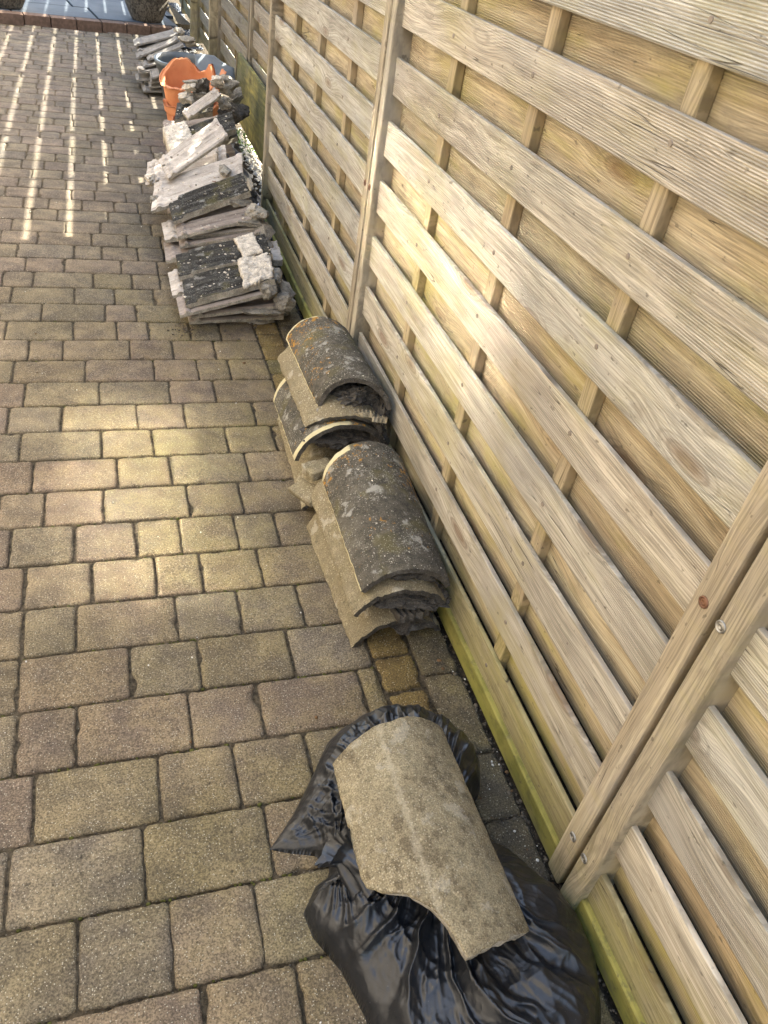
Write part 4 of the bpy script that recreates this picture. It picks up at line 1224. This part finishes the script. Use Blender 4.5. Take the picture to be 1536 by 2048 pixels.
# ------------------------------------------------------------------ terrace
tr = tag(empty('terrace', (0, 9.1, 0)), kind='structure')
kb = bar(0.232, 0.145, 0.16, 0.007, 2, 0.001, 1); kb.materials.append(M['kerb'])
xs = [-0.02 - 0.2375 * i for i in range(0, 14)]
for i, x in enumerate(xs):
    xc = x - 0.118
    link('kerb_block', kb, None, tr, (xc, kerb_y(xc) + 0.075 - 9.1, 0.005 + rng.uniform(-0.002, 0.002)), (0, 0, math.atan(0.165) + rng.uniform(-0.01, 0.01)), (0.9, 0.9, 0.9))
link('terrace_bed', bar(3.6, 4.2, 0.10, 0.002), M['joint'], tr, (-1.78, 2.42, 0.010), (0, 0, 0.10))
srng = random.Random(3)
for j in range(5):
    x = -3.3 + (0.2 if j % 2 else 0)
    while x < -0.05:
        w_ = srng.choice((0.45, 0.6, 0.8)); w_ = min(w_, 0.0 - x)
        if w_ < 0.12: break
        xc = x + w_ / 2
        yc = kerb_y(xc) + 0.16 + 0.30 + j * 0.61
        me = bar(w_ - 0.008, 0.60, 0.035, 0.004, 1, 0.002, j + x)
        link('slate_slab', me, M['slate'], tr, (xc, yc - 9.1, 0.070 + srng.uniform(-0.003, 0.003)), (0, 0, math.atan(0.165)))
        x += w_
def planter(loc, rb, rt, h, label):
    pr = [(0, 0), (rb * 0.96, 0)]
    for i in range(15):
        k = i / 14
        pr.append((rb + (rt - rb) * math.sin(k * math.pi / 2) ** 0.9, 0.004 + h * k))
    pr += [(rt + 0.015, h + 0.005), (rt + 0.015, h + 0.04), (rt - 0.02, h + 0.04), (rt - 0.03, h - 0.03), (0, h - 0.04)]
    p = tag(empty('planter', loc), label, 'planter', 'round stone planters on the terrace')
    link('pot', lathe(pr, 64), M['planter'], p)
    bm = bmesh.new(); r3 = random.Random(int(loc[0] * 100))
    for k in range(420):
        a, rr = r3.uniform(0, 6.28), r3.uniform(0, rt * 0.95)
        c = Vector((math.cos(a) * rr, math.sin(a) * rr, h + r3.uniform(0, 0.35)))
        d = Vector((r3.uniform(-1, 1), r3.uniform(-1, 1), r3.uniform(0, 1))).normalized() * 0.05
        s = d.cross(Vector((0, 0, 1))).normalized() * 0.018
        vs4 = [bm.verts.new(q) for q in (c - d, c + s, c + d, c - s)]
        bm.faces.new(vs4)
    me = bpy.data.meshes.new('shape'); bm.to_mesh(me); bm.free()
    tag(link('foliage', me, M['leaf'], p), kind='stuff')
planter((-0.268, 9.385, 0.088), 0.150, 0.250, 0.36, 'dark rough stone planter on the terrace near the fence, right of the other one')
planter((-1.625, 9.21, 0.088), 0.165, 0.275, 0.36, 'dark rough stone planter cut off by the top left corner')

# ------------------------------------------------------------------ loose stones (nobody could count them)
def scatter(name, n, fx, size, mat, seed, label_kind='stuff', sub=1):
    r4 = random.Random(seed)
    bm0 = bmesh.new(); bmesh.ops.create_icosphere(bm0, subdivisions=sub, radius=1.0)
    base = [v.co.copy() for v in bm0.verts]; faces = [[v.index for v in f.verts] for f in bm0.faces]; bm0.free()
    V, F = [], []
    for k in range(n):
        c, s0 = fx(r4)
        s = size[0] + (size[1] - size[0]) * r4.random() ** 2.2
        s *= s0
        e = (s * r4.uniform(0.7, 1.3), s * r4.uniform(0.7, 1.3), s * r4.uniform(0.45, 0.8))
        a = r4.uniform(0, 6.28); ca, sa = math.cos(a), math.sin(a)
        b = len(V)
        for v in base:
            x, y, z = v.x * e[0] * (1 + 0.3 * nz(v.x * 2, v.y * 2, k)), v.y * e[1], v.z * e[2]
            V.append((c[0] + x * ca - y * sa, c[1] + x * sa + y * ca, c[2] + z + e[2] * 0.5))
        F += [tuple(i + b for i in f) for f in faces]
    me = mesh(V, F); me.materials.append(mat)
    return tag(link(name, me), kind=label_kind)
scatter('white_pebbles', 620, lambda r_: ((0.150 + r_.gauss(0, 0.026), r_.uniform(3.9, 5.6), 0.0), 1), (0.006, 0.016), M['pebble'], 1, sub=2)
scatter('white_pebbles', 260, lambda r_: ((r_.uniform(0.02, 0.19), r_.uniform(5.6, 9.0), -0.004), 1), (0.006, 0.018), M['pebble'], 2, sub=2)
scatter('fence_foot_grit', 1400, lambda r_: ((-0.002 + r_.gauss(0, 0.018), r_.uniform(-0.6, 2.4), -0.004), 1), (0.0012, 0.0055), M['grit'], 3)
scatter('pale_crumbs', 70, lambda r_: ((-0.03 + r_.gauss(0, 0.03), r_.uniform(-0.6, 2.4), 0.0), 1), (0.001, 0.004), M['pebble'], 4)
scatter('joint_crumbs', 1500, lambda r_: ((r_.uniform(-1.4, -0.1), PY0 + PD * r_.randint(-3, 22) + r_.gauss(0, 0.005), -0.008), 1), (0.001, 0.0034), M['grit'], 5)
scatter('pale_crumbs', 90, lambda r_: ((r_.uniform(-1.3, -0.2), r_.uniform(-0.4, 4.0), 0.0005), 1), (0.0008, 0.0028), M['pebble'], 6)
scatter('pile_crumbs', 420, lambda r_: ((r_.choice((-0.50 + r_.gauss(0, 0.03), r_.uniform(-0.5, 0.0))), r_.choice((2.47 + r_.gauss(0, 0.03), r_.uniform(2.5, 4.2))), 0.0), 1), (0.001, 0.006), M['grit'], 7)
scatter('dark_gravel', 2600, lambda r_: ((r_.uniform(-0.02, 0.22), r_.uniform(8.6, 11.5), 0.0), 1), (0.008, 0.02), M['darkstone'], 8)
from mathutils.bvhtree import BVHTree
def drop_on(names, box, n, size, mat, name, seed):
    V, F = [], []
    bpy.context.view_layer.update()
    for o in COL.objects:
        if o.type == 'MESH' and any(o.name.startswith(k) for k in names):
            b = len(V); mw = o.matrix_world
            V += [mw @ v.co for v in o.data.vertices]; F += [[i + b for i in p.vertices] for p in o.data.polygons]
    tree = BVHTree.FromPolygons(V, F)
    r7 = random.Random(seed)
    def f(r_):
        while True:
            x, y = r_.uniform(box[0], box[1]), r_.uniform(box[2], box[3])
            h = tree.ray_cast(Vector((x, y, 2)), Vector((0, 0, -1)))
            if h[0] is not None and h[1].z > 0.6: return ((x, y, h[0].z - 0.001), 1)
    scatter(name, n, f, size, mat, seed)
drop_on(('concrete_tile', 'mortar_chunk'), (-0.6, 0.0, 2.4, 4.9), 520, (0.0012, 0.0075), M['mortar_pale'], 'mortar_crumbs', 21)
drop_on(('concrete_tile', 'mortar_lump'), (-0.6, 0.0, 2.4, 4.9), 240, (0.001, 0.009), M['mortar_grey'], 'mortar_crumbs', 22)
drop_on(('ridge_tile',), (-0.3, 0.0, 0.68, 1.85), 160, (0.0008, 0.0035), M['mortar_pale'], 'ridge_crumbs', 23)

scatter('joint_moss', 700, lambda r_: ((r_.uniform(-1.2, -0.1), PY0 + PD * r_.randint(-3, 16) + r_.gauss(0, 0.002), -0.008), 1), (0.002, 0.006), M['moss'], 31)
scatter('leaf_litter', 120, lambda r_: ((r_.gauss(-0.02, 0.05) if r_.random() < 0.8 else r_.uniform(-1.2, -0.1), r_.uniform(-0.5, 3.0), -0.001), 1), (0.002, 0.007), M['litter'], 32)
# weeds beyond the fence foot and in the sunlit strip
def weeds(name, n, box, size, seed, z0=0.0, h=0.1):
    r5 = random.Random(seed); bm = bmesh.new()
    for k in range(n):
        c = Vector((r5.uniform(box[0], box[1]), r5.uniform(box[2], box[3]), z0 + r5.uniform(0, h)))
        d = Vector((r5.uniform(-1, 1), r5.uniform(-1, 1), r5.uniform(0.1, 1))).normalized() * size * r5.uniform(0.5, 1.2)
        s = d.cross(Vector((r5.uniform(-1, 1), r5.uniform(-1, 1), 1))).normalized() * size * 0.35
        bm.faces.new([bm.verts.new(q) for q in (c - d, c + s, c + d, c - s)])
    me = bpy.data.meshes.new('shape'); bm.to_mesh(me); bm.free()
    tag(link(name, me, M['leaf']), kind='stuff')
weeds('fence_weeds', 160, (0.10, 0.20, 5.0, 5.5), 0.016, 4, 0.0, 0.05)
weeds('neighbour_ground_cover', 500, (0.45, 0.9, 5.8, 9.0), 0.03, 5, 0.0, 0.08)
weeds('sun_blocking_leaves', 3600, (0.40, 0.62, 3.5, 4.60), 0.035, 6, 0.52, 0.60)  # unseen leaf mass added to keep sun streaks off the tile pile
weeds('sun_blocking_leaves', 2600, (0.40, 0.62, 4.6, 6.1), 0.035, 7, 0.50, 0.40)  # lower leaf mass, also added to stop sun through the bottom slat gaps

# ------------------------------------------------------------------ rubbish bag with a broken ridge tile on it
OUT = [(-0.548, 0.202), (-0.490, 0.262), (-0.435, 0.335), (-0.392, 0.398), (-0.345, 0.428), (-0.300, 0.448), (-0.235, 0.462), (-0.165, 0.448), (-0.105, 0.400), (-0.072, 0.340),
       (-0.062, 0.280), (-0.085, 0.225), (-0.135, 0.185), (-0.150, 0.150), (-0.115, 0.120), (-0.060, 0.062), (-0.020, 0.000), (0.006, -0.070), (0.004, -0.150), (-0.030, -0.230),
       (-0.080, -0.320), (-0.160, -0.400), (-0.270, -0.430), (-0.370, -0.360), (-0.425, -0.240), (-0.440, -0.130), (-0.462, -0.050), (-0.500, 0.020), (-0.508, 0.065), (-0.478, 0.105),
       (-0.448, 0.118), (-0.440, 0.140), (-0.462, 0.170), (-0.510, 0.186)]
def poly_sd(x, y, P=OUT):
    d = 1e9; ins = False; n = len(P); j = n - 1
    for i in range(n):
        x1, y1 = P[i]; x2, y2 = P[j]
        if (y1 > y) != (y2 > y) and x < (x2 - x1) * (y - y1) / (y2 - y1) + x1: ins = not ins
        ex, ey = x2 - x1, y2 - y1; t_ = max(0, min(1, ((x - x1) * ex + (y - y1) * ey) / (ex * ex + ey * ey)))
        d = min(d, math.hypot(x - x1 - t_ * ex, y - y1 - t_ * ey)); j = i
    return d if ins else -d
def ridge_n(x, y=0.0, z=0.0):
    return 1 - min(1, abs(nz(x, y, z)) * 3.2)
KN = Vector((-0.435, 0.098))
TIP = Vector((-0.548, 0.202))
CT = Vector((-0.28, 0.08))
def bag_h(x, y, d):
    lower = max(0, min(1, (0.16 - y) / 0.12))
    H = 0.120 + 0.005 * lower
    w = 0.075 + 0.085 * lower
    k = min(1, d / w)
    h = H * math.sqrt(max(0, 1 - (1 - k) ** 2)) ** 0.9
    tip = math.hypot(x - TIP.x, y - TIP.y)
    h *= min(1, 0.12 + tip / 0.24)
    kx, ky = x - KN.x, y - KN.y; kr = math.hypot(kx, ky); ka = math.atan2(ky, kx)
    tx, ty = x - TIP.x, y - TIP.y; ta = math.atan2(ty, tx)
    cx, cy = x - CT.x, y - CT.y; ca = math.atan2(cy, cx); crr = math.hypot(cx, cy)
    env = min(1, d / 0.03)
    wrp = 0.8 * nz(x * 4, y * 4, 31)
    def fold(q, sharp=1.0):            # narrow crests, broad valleys
        r_ = ridge_n(*q)
        return r_ ** (1.6 * sharp) - 0.35
    f = 0
    f += 0.024 * math.exp(-kr / 0.15) * fold((ka * 4.6 + wrp, kr * 2.5, 3))
    f += 0.008 * math.exp(-kr / 0.10) * fold((ka * 11, kr * 3.0, 5))
    f += 0.018 * math.exp(-tip / 0.20) * min(1, tip / 0.05) * fold((ta * 7.5, tip * 1.8, 8))
    f += 0.005 * math.exp(-tip / 0.25) * min(1, tip / 0.05) * fold((ta * 18, tip * 3.5, 9))
    f += 0.036 * lower * fold((ca * 2.3 + wrp, crr * 2.6, 12))
    msk = max(0, min(1, 0.5 + 1.8 * nz(x * 6, y * 6, 77)))
    f += 0.013 * lower * fold((ca * 5.2 + wrp * 2, crr * 3.0, 17))
    f += 0.005 * lower * msk * fold((ca * 11 + wrp * 2, crr * 4.0, 18))
    f += 0.0015 * lower * (1 - msk) * fold((ca * 24 + wrp * 3, crr * 7.0, 19))
    f += 0.012 * (1 - lower) * fold((ca * 8.5 + wrp, crr * 3.2, 22))
    f += 0.005 * (1 - lower) * fold((ca * 19 + wrp, crr * 5.2, 23))
    f += 0.008 * fold((x * 9 + wrp, y * 9 - wrp, 41))
    f += 0.004 * fold((x * 21 + wrp, y * 21 - wrp, 43))
    return max(0.0, h + f * env * (0.35 + 0.65 * k))
# lift of the neck knot
NXB, NYB = 300, 440
x0, x1, y0_, y1_ = -0.57, 0.03, -0.45, 0.48
idx = -np.ones((NXB + 1, NYB + 1), dtype=int)
V, F = [], []
SD = {}
for i in range(NXB + 1):
    for j in range(NYB + 1):
        x = x0 + (x1 - x0) * i / NXB; y = y0_ + (y1_ - y0_) * j / NYB
        SD[i, j] = poly_sd(x, y) if (i % 2 == 0 and j % 2 == 0) else None
for i in range(NXB + 1):
    for j in range(NYB + 1):
        d = SD[i, j]
        if d is None:
            ii, jj = i - i % 2, j - j % 2; i2, j2 = min(NXB, ii + 2), min(NYB, jj + 2)
            if i % 2 and j % 2: d = (SD[ii, jj] + SD[i2, jj] + SD[ii, j2] + SD[i2, j2]) / 4
            elif i % 2: d = (SD[ii, j] + SD[i2, j]) / 2
            else: d = (SD[i, jj] + SD[i, j2]) / 2
        if d > -0.0032:
            x = x0 + (x1 - x0) * i / NXB; y = y0_ + (y1_ - y0_) * j / NYB
            if d < 0.0006:             # pull rim vertices on to the outline
                d0 = poly_sd(x, y)
                gx, gy = poly_sd(x + 5e-4, y) - d0, poly_sd(x, y + 5e-4) - d0
                gl = math.hypot(gx, gy) or 1
                x -= gx / gl * d0; y -= gy / gl * d0; d = 0.0
            z = bag_h(x, y, max(0, d))
            # sideways creasing, so that flanks fold too
            q = min(1, max(0, d) / 0.02)
            x2 = x + 0.0078 * q * nz(x * 24, y * 24, z * 20); y2 = y + 0.0078 * q * nz(x * 24 + 7, y * 24, z * 20)
            idx[i, j] = len(V); V.append((x2, y2, z + 0.001))
for i in range(NXB):
    for j in range(NYB):
        a, b, c, e = idx[i, j], idx[i + 1, j], idx[i + 1, j + 1], idx[i, j + 1]
        if min(a, b, c, e) >= 0: F.append((a, b, c, e))
me = mesh(V, F); me.materials.append(M['plastic'])
bag = tag(link('rubbish_bag', me), 'black plastic rubbish bag with a tied neck lying under the broken ridge tile', 'rubbish bag')
# tied neck
def neck():
    V, F = [], []
    n, m_ = 40, 22
    p0, p1 = Vector((-0.385, 0.065, 0.10)), Vector((-0.452, 0.118, 0.150))
    ax = (p1 - p0).normalized(); u = ax.cross(Vector((0, 0, 1))).normalized(); v = ax.cross(u)
    for j in range(m_ + 1):
        s = j / m_
        r_ = 0.050 * (1 - s) ** 1.2 + 0.012 + (0.026 * max(0, (s - 0.72) / 0.28) if s > 0.72 else 0)
        c = p0.lerp(p1, s) + Vector((0.0, 0.0, -0.02 * s * s))
        for i in range(n):
            a = 2 * math.pi * i / n
            rr = r_ * (1 + 0.42 * nz(math.cos(a) * 2.6, math.sin(a) * 2.6, s * 1.6) + 0.22 * nz(math.cos(a) * 7, math.sin(a) * 7, s * 3))
            V.append(c + (u * math.cos(a) + v * math.sin(a)) * rr)
    for j in range(m_):
        for i in range(n):
            a = j * n + i; b = j * n + (i + 1) % n
            F.append((a, b, b + n, a + n))
    return recalc(mesh(V, F))
link('neck', neck(), M['plastic'], bag)

def cutf(u):       # u = 0 at the near end, 1 at the far end
    t_ = 1 - u
    pts = [(0, 0.0), (0.50, 0.0), (0.58, 0.03), (0.64, 0.12), (0.70, 0.26), (0.78, 0.36), (0.88, 0.43), (1.0, 0.47)]
    for (a, va), (b, vb) in zip(pts, pts[1:]):
        if a <= t_ <= b: return va + (vb - va) * (t_ - a) / (b - a) + 0.012 * nz(t_ * 20, 3)
    return 0.47
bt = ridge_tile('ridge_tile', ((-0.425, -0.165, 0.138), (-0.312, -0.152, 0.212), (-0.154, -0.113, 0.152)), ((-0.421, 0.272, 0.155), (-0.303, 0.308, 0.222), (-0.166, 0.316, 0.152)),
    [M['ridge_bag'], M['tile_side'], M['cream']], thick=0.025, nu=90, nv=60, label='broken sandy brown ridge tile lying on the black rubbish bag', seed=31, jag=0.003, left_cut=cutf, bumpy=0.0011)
